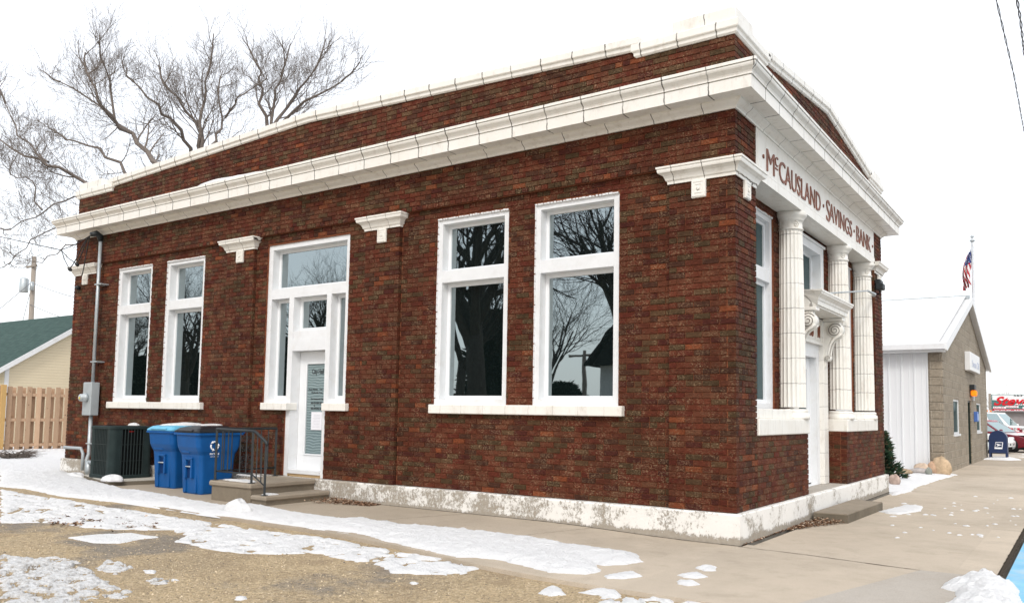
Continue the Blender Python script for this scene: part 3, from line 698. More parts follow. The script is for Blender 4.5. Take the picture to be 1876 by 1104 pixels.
b_ = MB(); b_.lathe([(.0, 0), (.04, -.01), (.045, -.06), (.03, -.09), (.0, -.095)], (-13.72, 0, 3.42), 12, axis='y'); tag(b_.build('wall_camera', MT['ironwork']), 'small black camera on the far left brick pilaster', 'camera')

# ---------------------------------------------------------------- stoop, handrail, bins, air conditioner
st = empty('entrance_steps', (-6.95, -.6, -.29), 'weathered concrete stoop with one lower tread at the city hall side door', 'steps')
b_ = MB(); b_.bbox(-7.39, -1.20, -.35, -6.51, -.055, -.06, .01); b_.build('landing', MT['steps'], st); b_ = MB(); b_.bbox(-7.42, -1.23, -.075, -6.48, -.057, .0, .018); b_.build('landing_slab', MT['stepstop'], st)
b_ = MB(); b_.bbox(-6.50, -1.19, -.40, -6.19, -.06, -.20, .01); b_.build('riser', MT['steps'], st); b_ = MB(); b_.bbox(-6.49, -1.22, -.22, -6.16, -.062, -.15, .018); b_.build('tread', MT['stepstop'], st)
hr = empty('handrail', (-6.9, -1.15, 0), 'black wrought iron handrail with square posts around the side door stoop', 'handrail')
def sq(mb, p, q, r=.014): mb.tube([p, q], r*1.3, 4, sm=False)
posts = [(-7.37, -1.16, 0, .73), (-6.55, -1.16, 0, .72), (-6.26, -1.16, -.15, .56), (-7.37, -.10, 0, .73)]
for x, y, a, b in posts:
    p_ = MB(); sq(p_, (x, y, a), (x, y, b), .016); p_.bbox(x-.035, y-.035, a, x+.035, y+.035, a+.01, .003); p_.build('post', MT['ironwork'], hr)
b_ = MB(); b_.tube([(-7.37, -.10, .735), (-7.37, -1.16, .735), (-6.55, -1.16, .725), (-6.50, -1.16, .715), (-6.26, -1.16, .575), (-6.235, -1.16, .53)], .022, 6)
b_.tube([(-7.37, -.10, .13), (-7.37, -1.16, .13), (-6.55, -1.16, .13), (-6.26, -1.16, -.02)], .012, 4); b_.build('rail', MT['ironwork'], hr)
for i in range(1, 6):
    if i == 3: continue
    x = -7.37+.137*i; p_ = MB(); sq(p_, (x, -1.16, .13), (x, -1.16, .73), .008); p_.build('baluster', MT['ironwork'], hr)
for x in (-6.45, -6.35): p_ = MB(); sq(p_, (x, -1.16, .13-.5*(x+6.55)), (x, -1.16, .71-.5*(x+6.5)), .008); p_.build('baluster', MT['ironwork'], hr)
for i in (1, 2, 6, 7): y = -1.16+.13*i; p_ = MB(); sq(p_, (-7.37, y, .13), (-7.37, y, .73), .008); p_.build('baluster', MT['ironwork'], hr)
b_ = MB()
def scroll(mb, c, s, a0, sg, plane='x'):
    pts = []
    for i in range(30):
        t = i/29; a = a0+sg*t*3.2*math.pi; r = s*(1-t*.8); u, z = r*math.cos(a), r*math.sin(a)
        pts.append((c[0]+(u if plane == 'x' else 0), c[1]+(u if plane == 'y' else 0), c[2]+z))
    mb.tube(pts, .006, 4)
for dz, sg in ((.57, 1), (.44, -1), (.30, 1), (.2, -1)):
    for o_ in (-.055, .055): scroll(b_, (-7.37, -.64+o_, dz), .055, math.pi/2, sg*(1 if o_ > 0 else -1), 'y')
b_.build('scroll_panel', MT['ironwork'], hr)

def make_bin(lidmat, snowy, emblem, label, loc, rz):
    t = empty('recycling_bin', (0, 0, 0), label, 'recycling bin', 'blue recycling bins beside the stoop')
    b_ = MB(); rg = []
    for z, w_, d_, r_ in ((0, .50, .52, .04), (.02, .52, .54, .05), (.50, .55, .60, .06), (.60, .565, .62, .06), (.66, .60, .69, .07), (.72, .61, .74, .07), (.90, .63, .78, .07), (.905, .68, .83, .05), (.935, .68, .83, .05), (.94, .63, .79, .05)):
        rg.append(rrect(0, 0, w_, d_, z, r_, 5))
    b_.rings(rg, sm=False); body = b_.build('body', MT['binblue'], t, True)
    b_ = MB()                                           # catch pocket with steel bar on the front
    for x in (-.115, .045): b_.bbox(x, -.335, .24, x+.035, -.262, .55, .008)
    b_.bbox(-.115, -.335, .52, .08, -.27, .56, .008); b_.bbox(-.16, -.30, .02, -.12, -.262, .56, .01); b_.bbox(.12, -.30, .02, .16, -.262, .56, .01)
    b_.bbox(-.20, -.345, .62, .02, -.29, .66, .01)
    b_.build('catch_pocket', MT['binblue'], body, True)
    b_ = MB(); b_.box(-.079, -.30, .25, .044, -.282, .52); b_.build('pocket_shade', simple('shade blue plastic', (.006, .03, .11), .6), body, True)  # darker blue box, shade of a hollow pocket put into the colour
    b_ = MB(); b_.tube([(-.09, -.325, .42), (.055, -.325, .42)], .011, 8); b_.build('catch_bar', MT['galv'], t, True)
    b_ = MB(); rg = []
    for z, w_, d_, dy in ((.942, .67, .82, 0), (.962, .67, .82, 0), (.985, .62, .76, 0), (1.01, .56, .70, 0), (1.025, .46, .60, .02)): rg.append(rrect(0, dy, w_, d_, z, .05, 5))
    b_.rings(rg, sm=False)
    b_.bbox(-.2, -.43, .955, .2, -.36, .985, .01); b_.bbox(-.12, -.25, 1.0, .12, .28, 1.035, .012); b_.build('lid', lidmat, t, True)
    b_ = MB()
    for x in (-.30, .265): b_ = MB(); b_.lathe([(.0, x), (.11, x), (.12, x+.01), (.12, x+.04), (.11, x+.05), (.0, x+.05)], (0, .27, .12), 20, axis='x'); b_.build('wheel', MT['rubber'], t, True)
    b_ = MB(); b_.tube([(-.25, .39, .90), (-.25, .46, .93), (.25, .46, .93), (.25, .39, .90)], .015, 8); b_.build('handle', MT['binblue'], t, True)
    if emblem:
        b_ = MB(); cz_, cy_ = .74, -.10
        for k in range(3):
            a = R(90+120*k); p = [(cy_+.065*math.cos(a+q), .3105 + (.0 if True else 0), cz_+.065*math.sin(a+q)) for q in (R(-50), R(-20), R(10), R(30))]
            b_.tube([(x_, y_, z_) for (y_, x_, z_) in p], [.013, .013, .013, .012], 5)
            e = p[-1]; e2_ = (cy_+.072*math.cos(a+R(62)), .3105, cz_+.072*math.sin(a+R(62))); b_.tube([(e[1], e[0], e[2]), (e2_[1], e2_[0], e2_[2])], [.026, .002], 5)
        b_.build('recycling_symbol', MT['whitemark'], body, True)
        text('RECYCLE', (.316, -.18, .605), (90, 0, 90), MT['whitemark'], body, width=.16, height=.03, ext=.002, bold=.02, local=True)
        text('CITY SERVICE', (.314, -.17, .57), (90, 0, 90), MT['whitemark'], body, width=.14, height=.014, ext=.002, local=True)
    t.location = loc; t.rotation_euler = (0, 0, R(rz)); return t
make_bin(MT['lidblue'], True, False, 'blue recycling bin with snowy light blue lid next to the air conditioner', (-9.50, -.36, -.283), 4)
make_bin(MT['lidblack'], False, True, 'blue recycling bin with black lid and white recycling arrows beside the stoop', (-8.33, -.62, -.283), -2)
# air conditioner
ac = empty('air_conditioner', (0, 0, 0), 'dark green grey outdoor air conditioner unit with vertical grille on a pad', 'air conditioner')
b_ = MB(); b_.rings([rrect(0, 0, .70, .66, z, .07, 5) for z in (.03, .85)]); b_.build('coil', MT['acblack'], ac, True)
b_ = MB()
for nm_, (w_, d_, z0, z1) in (('base', (.80, .76, 0, .06)), ('top', (.80, .76, .845, .90))): b_ = MB(); b_.rings([rrect(0, 0, w_-.01, d_-.01, z0, .09, 6), rrect(0, 0, w_, d_, z0+.008, .09, 6), rrect(0, 0, w_, d_, z1-.01, .09, 6), rrect(0, 0, w_-.03, d_-.03, z1, .08, 6)]); b_.build(nm_, MT['acdark'], ac, True)
for sx in (-1, 1):
    for sy in (-1, 1):
        pts = []
        for k in range(7):
            t_ = R(90*k/6); pts.append((sx*(.30+.09*math.cos(t_)), sy*(.28+.09*math.sin(t_))))
        pts = [(sx*.39, sy*.20)]+pts+[(sx*.24, sy*.37)]
        inn = [(p[0]*.95, p[1]*.95) for p in pts][::-1]
        b_ = MB(); b_.prism(pts+inn, .05, .85, 'z'); b_.build('corner_panel', MT['acdark'], ac, True)
b_ = MB()
for i in range(9):
    x = -.22+.055*i
    for y in (-.368, .362): b_.box(x-.004, y, .055, x+.004, y+.02, .85)
for i in range(8):
    y = -.19+.054*i
    for x in (-.388, .372): b_.box(x, y-.004, .055, x+.02, y+.004, .85)
for z in (.3, .58):
    b_.box(-.24, -.366, z, .24, -.36, z+.006); b_.box(.380, -.2, z, .386, .2, z+.006)
b_.build('grille', simple('grille bars', (.035, .05, .05), .5, .2), ac, True)
b_ = MB()
for k in range(14): b_.lathe([(.04+.02*k, 0), (.043+.02*k, 0), (.043+.02*k, .006), (.04+.02*k, .006)], (0, 0, .90), 28)
b_.build('fan_guard', MT['ironwork'], ac, True)
text('TEMPCO', (.397, -.08, .80), (90, 0, 90), simple('red badge', (.5, .02, .02)), ac, width=.09, height=.016, ext=.002, local=True).name = 'badge'
ac.location = (-11.09, -.46, -.20); ac.rotation_euler = (0, 0, R(-3))
b_ = MB(); b_.prism([(-12.0, -.62), (-10.42, -1.07), (-10.15, -.10), (-12.0, -.07)], -.34, -.215, 'z'); b_.prism([(-12.0, -.62), (-10.42, -1.07), (-10.15, -.10), (-12.0, -.07)], -.2145, -.20, 'z', 1); tag(b_.build('concrete_pad', [MT['dark_edge'], MT['pad']]), 'pale concrete pad under the air conditioner', 'concrete pad')
# gas stub beside the unit
b_ = MB(); b_.tube([(-12.55, -.25, -.3), (-12.55, -.25, .0)], .05, 10); b_.tube([(-12.55, -.25, -.02), (-12.2, -.25, -.02), (-12.0, -.3, -.1)], .04, 10); tag(b_.build('pipe_stub', MT['galv']), 'thick grey pipe elbow at the foot of the brick wall beside the pad', 'pipe')
b_ = MB(); b_.tube([(-13.75, -.12, .22), (-13.1, -.12, .22), (-13.02, -.12, .12), (-13.02, -.12, -.2)], .03, 8)
tag(b_.build('bent_pipe', MT['greybox']), 'thin grey pipe running level then down at the far left foot of the brick wall', 'pipe')

# ---------------------------------------------------------------- ground, walks, alley
def plane(name, pts, z, mat, kind='structure', thick=None):
    mb = MB(); n = len(pts)
    if thick: mb.prism(pts, z-thick, z, 'z')
    else: mb.add([(p[0], p[1], z) for p in pts], [tuple(range(n))])
    o = mb.build(name, mat); o['kind'] = kind; return o
plane('ground', [(-500, -500), (500, -500), (500, 500), (-500, 500)], -.52, simple('winter ground', (.36, .33, .29), .95, var=.25, scale=.4, dirt=((.8, .8, .82), .25, .9)))
def ycurb(x): return float(np.interp(x, [-40, -12.1, -6.5, -3.5, -1.42, .9, 3], [-1.3, -1.93, -2.2, -2.35, -2.70, -2.72, -2.8]))
def sheet(name, xs, ylo, yhi, zf, mat, ny=4, skirt=.2):
    mb = MB(); vs = []; fs = []; n = ny+1
    for x in xs:
        a, b = ylo(x), yhi(x)
        for j in range(n): y = a+(b-a)*j/ny; vs.append((x, y, zf(x, y)))
    for i in range(len(xs)-1):
        for j in range(ny): fs.append((i*n+j, (i+1)*n+j, (i+1)*n+j+1, i*n+j+1))
    k = len(vs)
    for i, x in enumerate(xs): a = ylo(x); vs.append((x, a-.01, zf(x, a)-skirt))
    for i in range(len(xs)-1): fs.append((i*n, k+i, k+i+1, (i+1)*n))
    mb.add(vs, fs); o = mb.build(name, mat); o['kind'] = 'structure'; return o
nzc = lambda x: .03*math.sin(x*3.1)+.02*math.sin(x*7.7+1)
AZ = lambda x, y=0: gz(x)-.006-.030*sstep(-10, -4, x)
# narrow edging strip (old kerb) then the walk proper
sheet('side_walk', list(np.arange(-40, .4, .25)), lambda x: ycurb(x)+.004*math.sin(9*x), lambda x: .1, lambda x, y: gz(x), MT['walk'], 6)
sheet('corner_walk', list(np.arange(.15, 2.43, .19))+[2.42], lambda x: ycurb(x), lambda x: 27.0, lambda x, y: gz(x)-.0005, MT['walk'], 60)
plane('lot_pavement', [(-60, 26.9), (2.42, 26.9), (2.42, 120), (-60, 120)], -.47, simple('lot pavement', (.42, .37, .31), .9, var=.15, scale=.7, bump=.3, dirt=((.2, .18, .16), .6, .6)))
plane('street', [(2.46, -80), (16, -80), (16, 200), (2.46, 200)], -.42, MT['asphalt'])
plane('grey_slab', [(1.83, -.335), (2.405, -.30), (2.405, -2.6), (1.25, -2.6)], gz(1)+.004, MT['walk2'])
plane('blue_parking_pavement', [(2.50, -1.9), (6.0, -1.9), (6.0, 2.55), (2.50, 2.55)], -.325, MT['bluepaint'], thick=.09)
plane('kerb_concrete', [(2.50, 2.56), (3.1, 2.56), (3.1, 60), (2.50, 60)], -.325, MT['walk'], thick=.12)
sheet('alley', list(np.arange(-60, 3.2, .4)), lambda x: -30, lambda x: ycurb(x)+.05, lambda x, y: AZ(x, y) if x < 2.4 else -.39, MT['gravel'], 30, .3)
# joints and cracks in the walk
jm = simple('dirt filled joint', (.045, .035, .025), .95)
def crack(pts, wd=.012, j=.006):
    P = []
    for a, b in zip(pts[:-1], pts[1:]):
        a = Vector(a); b = Vector(b); n = max(2, int((b-a).length/.05))
        for i in range(n): p = a.lerp(b, i/n); P.append((p.x+random.uniform(-j, j), p.y+random.uniform(-j, j)))
    P.append(pts[-1]); vs = []
    for i, p in enumerate(P):
        q = P[min(i+1, len(P)-1)]; o_ = P[max(i-1, 0)]; d = Vector((q[0]-o_[0], q[1]-o_[1])); d.normalize()
        w_ = wd*random.uniform(.5, 1.3)/2
        for s_ in (-1, 1): vs.append((p[0]-d.y*w_*s_, p[1]+d.x*w_*s_, gz(p[0])+.0035))
    return vs, [(2*i, 2*i+1, 2*i+3, 2*i+2) for i in range(len(P)-1)]
jb = MB()
c2 = lambda px, py: tuple(gnd(px, py, -.33))[:2]
jb.add(*crack([c2(1353, 1001), c2(1480, 1016), c2(1580, 1030)], .012, .003)); jb.add(*crack([c2(1580, 1030), c2(1685, 1044), c2(1760, 1052), (2.42, -.35)], .016, .004))
jb.add(*crack([c2(1684, 1046), c2(1610, 1104), (1.2, -2.7)], .014, .003)); jb.add(*crack([(2.445, -2.6), (2.445, 0), (2.452, 30)], .042, .004))
jb.add(*crack([(-3.55, -.05), (-3.9, -1.0), (-4.1, ycurb(-4))], .009, .01)); jb.add(*crack([(-1.7, -.06), (-1.95, -1.0), (-2.1, -2.5)], .006, .004)); jb.add(*crack([(-5.9, -.3), (-6.1, -1.9)], .006, .004))
jb.add(*crack([(-13.9, -.055), (-7.5, -.06)], .03, .01)); jb.add(*crack([(-6.1, -.055), (-3, -.06), (.05, -.058)], .022, .006)); jb.add(*crack([(.058, -.06), (.06, 2.1)], .035, .008)); jb.add(*crack([(.06, 4.9), (.062, 7.9)], .02, .006))
for y in (3.3, 6.5, 9.8, 13, 16.4, 20): jb.add(*crack([(.1, y), (2.42, y+.02)], .005, .001))
jo = jb.build('walk_joints', jm); jo['kind'] = 'structure'
# dark step slab in front of the bank door
stp = empty('step_slab', (.35, 3.6, -.33), 'low concrete step slab in front of the column entrance', 'step')
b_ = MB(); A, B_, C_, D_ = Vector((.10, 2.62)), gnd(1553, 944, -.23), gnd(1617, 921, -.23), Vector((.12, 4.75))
b_.prism([(A.x, A.y), (B_.x, B_.y), (C_.x, C_.y), (D_.x, D_.y)], -.335, -.225, 'z'); b_.build('slab', MT['dark_edge'], stp)
b_ = MB(); b_.prism([(A.x, A.y), (B_.x-.006, B_.y+.004), (C_.x-.006, C_.y-.004), (D_.x, D_.y)], -.2245, -.212, 'z'); b_.build('pale_top', MT['stepstop'], stp)

# ---------------------------------------------------------------- snow
def vnoise(X, Y, sc, seed):
    rs = np.random.RandomState(seed); T = rs.rand(64, 64)
    x = X*sc+100.0; y = Y*sc+100.0; xi = np.floor(x).astype(int); yi = np.floor(y).astype(int); fx_ = x-xi; fy_ = y-yi
    fx_ = fx_*fx_*(3-2*fx_); fy_ = fy_*fy_*(3-2*fy_); g = lambda a, b: T[a % 64, b % 64]
    return (g(xi, yi)*(1-fx_)+g(xi+1, yi)*fx_)*(1-fy_)+(g(xi, yi+1)*(1-fx_)+g(xi+1, yi+1)*fx_)*fy_
def fbm(X, Y, sc, seed, o=5, g=.55):
    s_ = 0; a = 1; t = 0
    for i in range(o): s_ = s_+a*(vnoise(X, Y, sc*2**i, seed+i)-.5); t += a; a *= g
    return s_/t
def sdist(X, Y, P):
    P = np.array(P); D = np.full(X.shape, 1e9); ins = np.zeros(X.shape, bool)
    for i in range(len(P)):
        a = P[i]; b = P[(i+1) % len(P)]; e = b-a; wx = X-a[0]; wy = Y-a[1]
        t = np.clip((wx*e[0]+wy*e[1])/(e@e+1e-12), 0, 1); D = np.minimum(D, np.hypot(wx-e[0]*t, wy-e[1]*t))
        c = ((a[1] > Y) != (b[1] > Y)) & (X < (b[0]-a[0])*(Y-a[1])/(b[1]-a[1]+1e-12)+a[0]); ins ^= c
    return np.where(ins, D, -D)
def snowfield(name, polys, zf, T=.05, amp=.06, res=.03, nsc=4, edge=.08, mat=None, label=None, seed=1, lump=.012, holes=0, hoff=.10):
    mb = MB()
    for pi, P in enumerate(polys):
        xs = [p[0] for p in P]; ys = [p[1] for p in P]; m_ = amp*1.5+res
        gx = np.arange(min(xs)-m_, max(xs)+m_, res); gy = np.arange(min(ys)-m_, max(ys)+m_, res)
        if len(gx)*len(gy) > 400000: k = math.sqrt(len(gx)*len(gy)/400000); gx = np.arange(gx[0], gx[-1], res*k); gy = np.arange(gy[0], gy[-1], res*k)
        X, Y = np.meshgrid(gx, gy, indexing='ij')
        s_ = sdist(X, Y, P)+amp*2.2*fbm(X, Y, nsc, seed+pi, 7, .66)
        if holes: s_ = np.minimum(s_, holes*(fbm(X, Y, nsc*1.3, seed+33, 6, .65)+hoff)*2)
        h = T*(1-np.exp(-np.maximum(s_, 0)/edge))+lump*(2*fbm(X, Y, nsc*1.7, seed+9)+1.6*np.abs(fbm(X, Y, nsc*3, seed+19, 4)))*np.clip(s_/edge, 0, 1)
        Z = np.where(s_ > 0, np.maximum(h, .002), -.02)
        G0 = np.array([[zf(x, 0)]*1 for x in gx]); Z = Z+G0
        idx = -np.ones(X.shape, int); keep = (s_[:-1, :-1] > 0) | (s_[1:, :-1] > 0) | (s_[:-1, 1:] > 0) | (s_[1:, 1:] > 0)
        I, J = np.nonzero(keep); vs = []; fs = []
        def vid(i, j):
            if idx[i, j] < 0: idx[i, j] = len(vs); vs.append((X[i, j], Y[i, j], Z[i, j]))
            return idx[i, j]
        for i, j in zip(I, J): fs.append((vid(i, j), vid(i+1, j), vid(i+1, j+1), vid(i, j+1)))
        mb.add(vs, fs, 0, True)
    o = mb.build(name, mat or MT['snow']); o['kind'] = 'stuff'
    if label: o['label'] = label; o['category'] = 'snow'
    return o
def PW(pts, z=-.29): return [tuple(gnd(px, py, z))[:2] for px, py in pts]
q4 = lambda L_: [(x/2.931, 840+y/2.931) for x, y in L_]
q5 = lambda L_: [(600+x/2.931, 860+y/2.931) for x, y in L_]
q6 = lambda L_: [(1240+x/2.95, 840+y/2.95) for x, y in L_]
up1 = [(116, 862), (140, 876)]+q4([(440, 108), (600, 150), (700, 175), (800, 182), (870, 197), (960, 215), (1050, 232), (1150, 250), (1230, 262), (1330, 250), (1440, 262), (1540, 285), (1700, 310), (1876, 333)])+q5([(90, 265), (200, 270), (290, 290), (340, 287), (400, 305), (550, 315), (700, 325), (860, 345), (930, 352), (1100, 365), (1300, 395), (1450, 410), (1600, 420), (1665, 435), (1690, 470), (1600, 487), (1480, 490), (1420, 470), (1440, 500), (1470, 520)])
lo1 = q5([(1400, 540), (1200, 530), (1100, 510), (950, 480), (800, 465), (690, 470), (600, 450), (450, 420), (300, 385), (150, 345), (0, 330)])+q4([(1876, 407), (1700, 385), (1500, 355), (1300, 325), (1100, 300), (920, 270), (850, 262), (650, 235), (450, 215), (300, 200), (150, 165), (0, 150)])
snowfield('snow_strip', [PW([(0, 862)]+up1+lo1)], gz, .05, .05, .033, 5, .09, label='long ridge of shovelled snow along the walk beside the brick wall', seed=2, lump=.02)
snowfield('snow_yard', [[(-45, -1.2), (-14.2, -.9), (-12.9, -.42), (-13.3, .0), (-14.0, .1), (-14.05, 4.6), (-45, 5.2)]], lambda x, y: -.30, .05, .06, .07, 1.2, .15, label='smooth snow lying in the side yard before the wooden fence', seed=5, lump=.02)
up2 = q4([(0, 175), (150, 205), (400, 240), (590, 272), (750, 290), (900, 315), (1150, 348), (1400, 388), (1600, 408), (1876, 447)])+q5([(250, 422), (500, 462), (700, 482), (850, 510), (980, 535)])
lo2 = q5([(900, 518), (820, 520), (720, 545), (560, 555), (330, 550), (280, 515), (100, 485)])+q4([(1876, 552), (1700, 515), (1600, 512), (1400, 517), (1200, 502), (1050, 472), (920, 445), (1000, 412), (900, 388), (750, 388), (600, 385), (450, 375), (300, 352), (130, 352), (0, 357)])
zA = -.32
snowfield('snow_band', [PW(up2+lo2, zA), PW(q5([(1060, 540), (1200, 548), (1430, 580), (1600, 610), (1876, 652), (1876, 690), (1640, 712), (1450, 692), (1480, 650), (1340, 627), (1430, 603), (1250, 572)]), zA), PW(q6([(0, 650), (60, 700), (140, 745), (240, 779), (0, 779)]), zA)], AZ, .028, .055, .033, 6, .06, label='thin broken band of snow along the edge of the gravel alley', seed=12, lump=.014, holes=.35, hoff=.085)
snowfield('snow_patches', [PW(q4([(360, 430), (500, 415), (700, 405), (860, 425), (760, 435), (640, 458), (500, 455)]), zA), PW(q5([(1120, 630), (1200, 590), (1240, 600), (1290, 640), (1200, 648)]), zA), PW(q4([(770, 600), (840, 605), (830, 620), (780, 618)]), zA), PW(q4([(1250, 740), (1330, 735), (1335, 752), (1260, 756)]), zA), PW(q5([(440, 590), (490, 592), (480, 602), (445, 600)]), zA)], AZ, .02, .025, .016, 12, .03, label='small leftover snow patches scattered on the gravel alley', seed=21, lump=.006)
snowfield('icy_snow', [PW(q4([(0, 520), (190, 540), (300, 530), (440, 560), (520, 640), (600, 690), (740, 715), (650, 750), (450, 750), (560, 800), (0, 830)]), zA), PW(q4([(800, 655), (860, 648), (950, 655), (930, 675), (850, 680)]), zA), PW(q4([(560, 540), (700, 570), (720, 580), (620, 620), (520, 600)]), zA)], AZ, .020, .07, .011, 9, .03, mat=MT['ice'], label='trodden icy snow in the near left corner of the alley', seed=31, lump=.012, holes=.30, hoff=.035)
snowfield('snow_crumbs', [PW(q5([(1480, 545), (1560, 530), (1640, 520), (1700, 548), (1600, 560), (1500, 558)])), PW(q6([(90, 565), (150, 548), (215, 560), (210, 580), (150, 582)])), PW(q6([(0, 600), (110, 585), (170, 612), (110, 622), (40, 615)])), PW(q6([(0, 632), (90, 630), (130, 652), (60, 660), (0, 650)])), PW(q6([(1090, 285), (1190, 262), (1230, 250), (1330, 258), (1320, 282), (1200, 302), (1140, 296)]), -.33), PW(q6([(960, 232), (1050, 228), (1060, 238), (980, 240)]), -.23)], lambda x, y: gz(x), .022, .02, .014, 14, .03, label='small snow crumbs left on the corner walk', seed=41, lump=.008)
pts = []
for k in range(46):
    px = random.uniform(1630, 1870); py = random.uniform(905, 985) if k % 3 else random.uniform(915, 945); c = gnd(px, py, -.33); s_ = random.uniform(.015, .05)
    if c.x < .5 or c.x > 2.4: continue
    pts.append([(c.x+s_*random.uniform(.6, 1.3)*math.cos(a), c.y+s_*1.6*random.uniform(.6, 1.3)*math.sin(a)) for a in [R(60*i) for i in range(6)]])
snowfield('snow_flecks', pts, lambda x, y: gz(x), .012, .006, .008, 20, .015, label='tiny snow flecks dotted over the front walk', seed=44, lump=.002)
mound = q6([(1420, 692), (1450, 662), (1500, 650), (1540, 640), (1620, 620), (1700, 625), (1780, 660), (1860, 700), (1850, 740), (1880, 790), (1830, 840), (1500, 850), (1430, 785), (1490, 765), (1515, 740), (1500, 712)])
snowfield('snow_mound', [PW(mound, -.32)], lambda x, y: gz(x), .10, .03, .014, 7, .10, label='lumpy mound of snow at the corner by the blue pavement', seed=50, lump=.035)
snowfield('snow_bed', [[(-14, 7.95), (.04, 7.95), (.10, 7.75), (.20, 7.1), (.30, 7.3), (.36, 8.3), (.30, 9.6), (.34, 11), (.42, 13.0), (.46, 14.3), (.25, 14.5), (.15, 13.9), (-14, 13.92)]], gz, .05, .05, .05, 2.2, .25, label='snow over the planting bed between the bank and the white shop', seed=60, lump=.015)
snowfield('mailbox_snow', [[(.1, 23.6), (.9, 23.5), (1.3, 24.3), (1.0, 25.6), (.2, 25.6)]], gz, .07, .05, .04, 3, .15, label='snow heaped around the feet of the blue mailbox', seed=70)
snowfield('lot_snow', [[(.5, 29), (1.6, 28.6), (2.3, 30), (2.2, 31), (.9, 30.5)], [(.7, 33.5), (2.3, 33), (2.3, 35), (1.1, 34.6)], [(-4, 28), (-.5, 27.5), (0, 28.5), (-3, 29.5)]], lambda x, y: -.47, .04, .1, .06, 3, .1, label='snow streaks on the car lot pavement', seed=75)
# snow caps resting on things
def cap_snow(name, c, rx, ry, h, label, seed=0, rot=0):
    mb = MB(); n = 22; rs = random.Random(seed); ph = [rs.uniform(0, 6.28) for _ in range(4)]; rings = []
    for f, zz in ((1, 0), (1.0, .25), (.88, .6), (.65, .85), (.35, .97), (.02, 1)):
        rg = []
        for i in range(n):
            a = 2*math.pi*i/n; k = 1+.13*math.sin(3*a+ph[0])+.09*math.sin(5*a+ph[1])+.06*math.sin(8*a+ph[2])
            x = rx*f*k*math.cos(a); y = ry*f*k*math.sin(a); rg.append((c[0]+x*math.cos(rot)-y*math.sin(rot), c[1]+x*math.sin(rot)+y*math.cos(rot), c[2]+h*zz*(1+.15*math.sin(2*a+ph[3]))))
        rings.append(rg)
    mb.rings(rings, sm=True); o = mb.build(name, MT['snow']); o['kind'] = 'stuff'; o['label'] = label; o['category'] = 'snow'
cap_snow('snow_cap', (-9.45, -.30, .735), .24, .34, .05, 'snow on the light blue bin lid', 1)
cap_snow('snow_cap', (-8.95, -.15, .745), .10, .2, .03, 'strip of snow between the two bin lids', 2)
cap_snow('snow_cap', (-11.0, -.30, .70), .11, .09, .05, 'small lump of snow on top of the air conditioner', 3)
cap_snow('snow_cap', (-10.47, -.92, -.21), .20, .15, .10, 'round lump of snow on the near corner of the concrete pad', 4)
cap_snow('snow_cap', (-6.95, -1.03, -.003), .33, .10, .03, 'thin snow on the stoop landing', 5)
cap_snow('snow_cap', (-6.33, -1.02, -.153), .10, .12, .025, 'snow patch on the lower tread of the stoop', 6)
cap_snow('snow_cap', (-8.6, -.20, 4.80), .9, .14, .09, 'snow drift on the cornice ledge', 7)
cap_snow('snow_cap', (-5.75, -1.95, -.27), .20, .12, .16, 'upright lump of snow in the snow ridge before the stoop', 8)
cap_snow('snow_cap', (-12.5, -.5, -.29), .25, .12, .09, 'snow lump under the electric meter', 9)
cap_snow('snow_cap', (-7.8, -.22, -.02), .3, .06, .03, 'snow line on the foundation ledge left of the side door', 10)

# ---------------------------------------------------------------- leaf litter
def litter(name, zone, n, zf, label, seed, s0=.02, hgt=.05):
    rs = random.Random(seed); mb = MB()
    for _ in range(n):
        x, y, k = zone(rs); z = zf(x)+rs.uniform(.004, hgt*k+.006); a = rs.uniform(0, 6.28); s_ = rs.uniform(.5, 1.3)*s0
        t = Vector((math.cos(a), math.sin(a), rs.uniform(-.5, .5)))*s_; u = Vector((-math.sin(a), math.cos(a), rs.uniform(-.5, .5)))*s_*.55; c = Vector((x, y, z)); q = Vector((0, 0, s_*.35))
        mb.add([c-t, c-u+q, c+t, c+u+q], [(0, 1, 2), (0, 2, 3)])
    m = N('dry oak leaves'); m.color(m.ramp(m.n('NewGeometry').outputs['Random Per Island'], [(0, (.05, .028, .018)), (.35, (.14, .07, .04)), (.6, (.26, .15, .09)), (.85, (.42, .30, .21)), (1, (.6, .5, .4))])); m.b.inputs['Roughness'].default_value = .8
    o = mb.build(name, m.m); o['kind'] = 'stuff'; o['label'] = label; o['category'] = 'leaves'
def z1(rs): t = rs.random()**.7; return -6.12+1.0*t, -.08-rs.random()**1.5*.55*(1-t*.6), 1-t
litter('dry_leaves', z1, 900, gz, 'brown leaf litter piled beside the stoop against the foundation', 1)
def z2(rs): t = rs.random(); return .09+.40*t*rs.random()+.02, 1.75+.85*t-rs.random()*.35*(1-t), .4+t*.6
litter('dry_leaves', z2, 700, gz, 'brown leaves caught behind the front step slab', 2)
def z3(rs):
    p = gnd(rs.uniform(90, 290), 958+rs.gauss(0, 5), zA); return p.x, p.y, .3
litter('dry_leaves', z3, 420, lambda x: AZ(x), 'scattered dry leaves on the gravel alley', 3, .025, .02)
def z4(rs): return rs.uniform(.058, .085), rs.uniform(0, 2.0), .3
litter('dry_leaves', z4, 160, gz, 'leaf bits along the foot of the front foundation', 4, .015, .02)
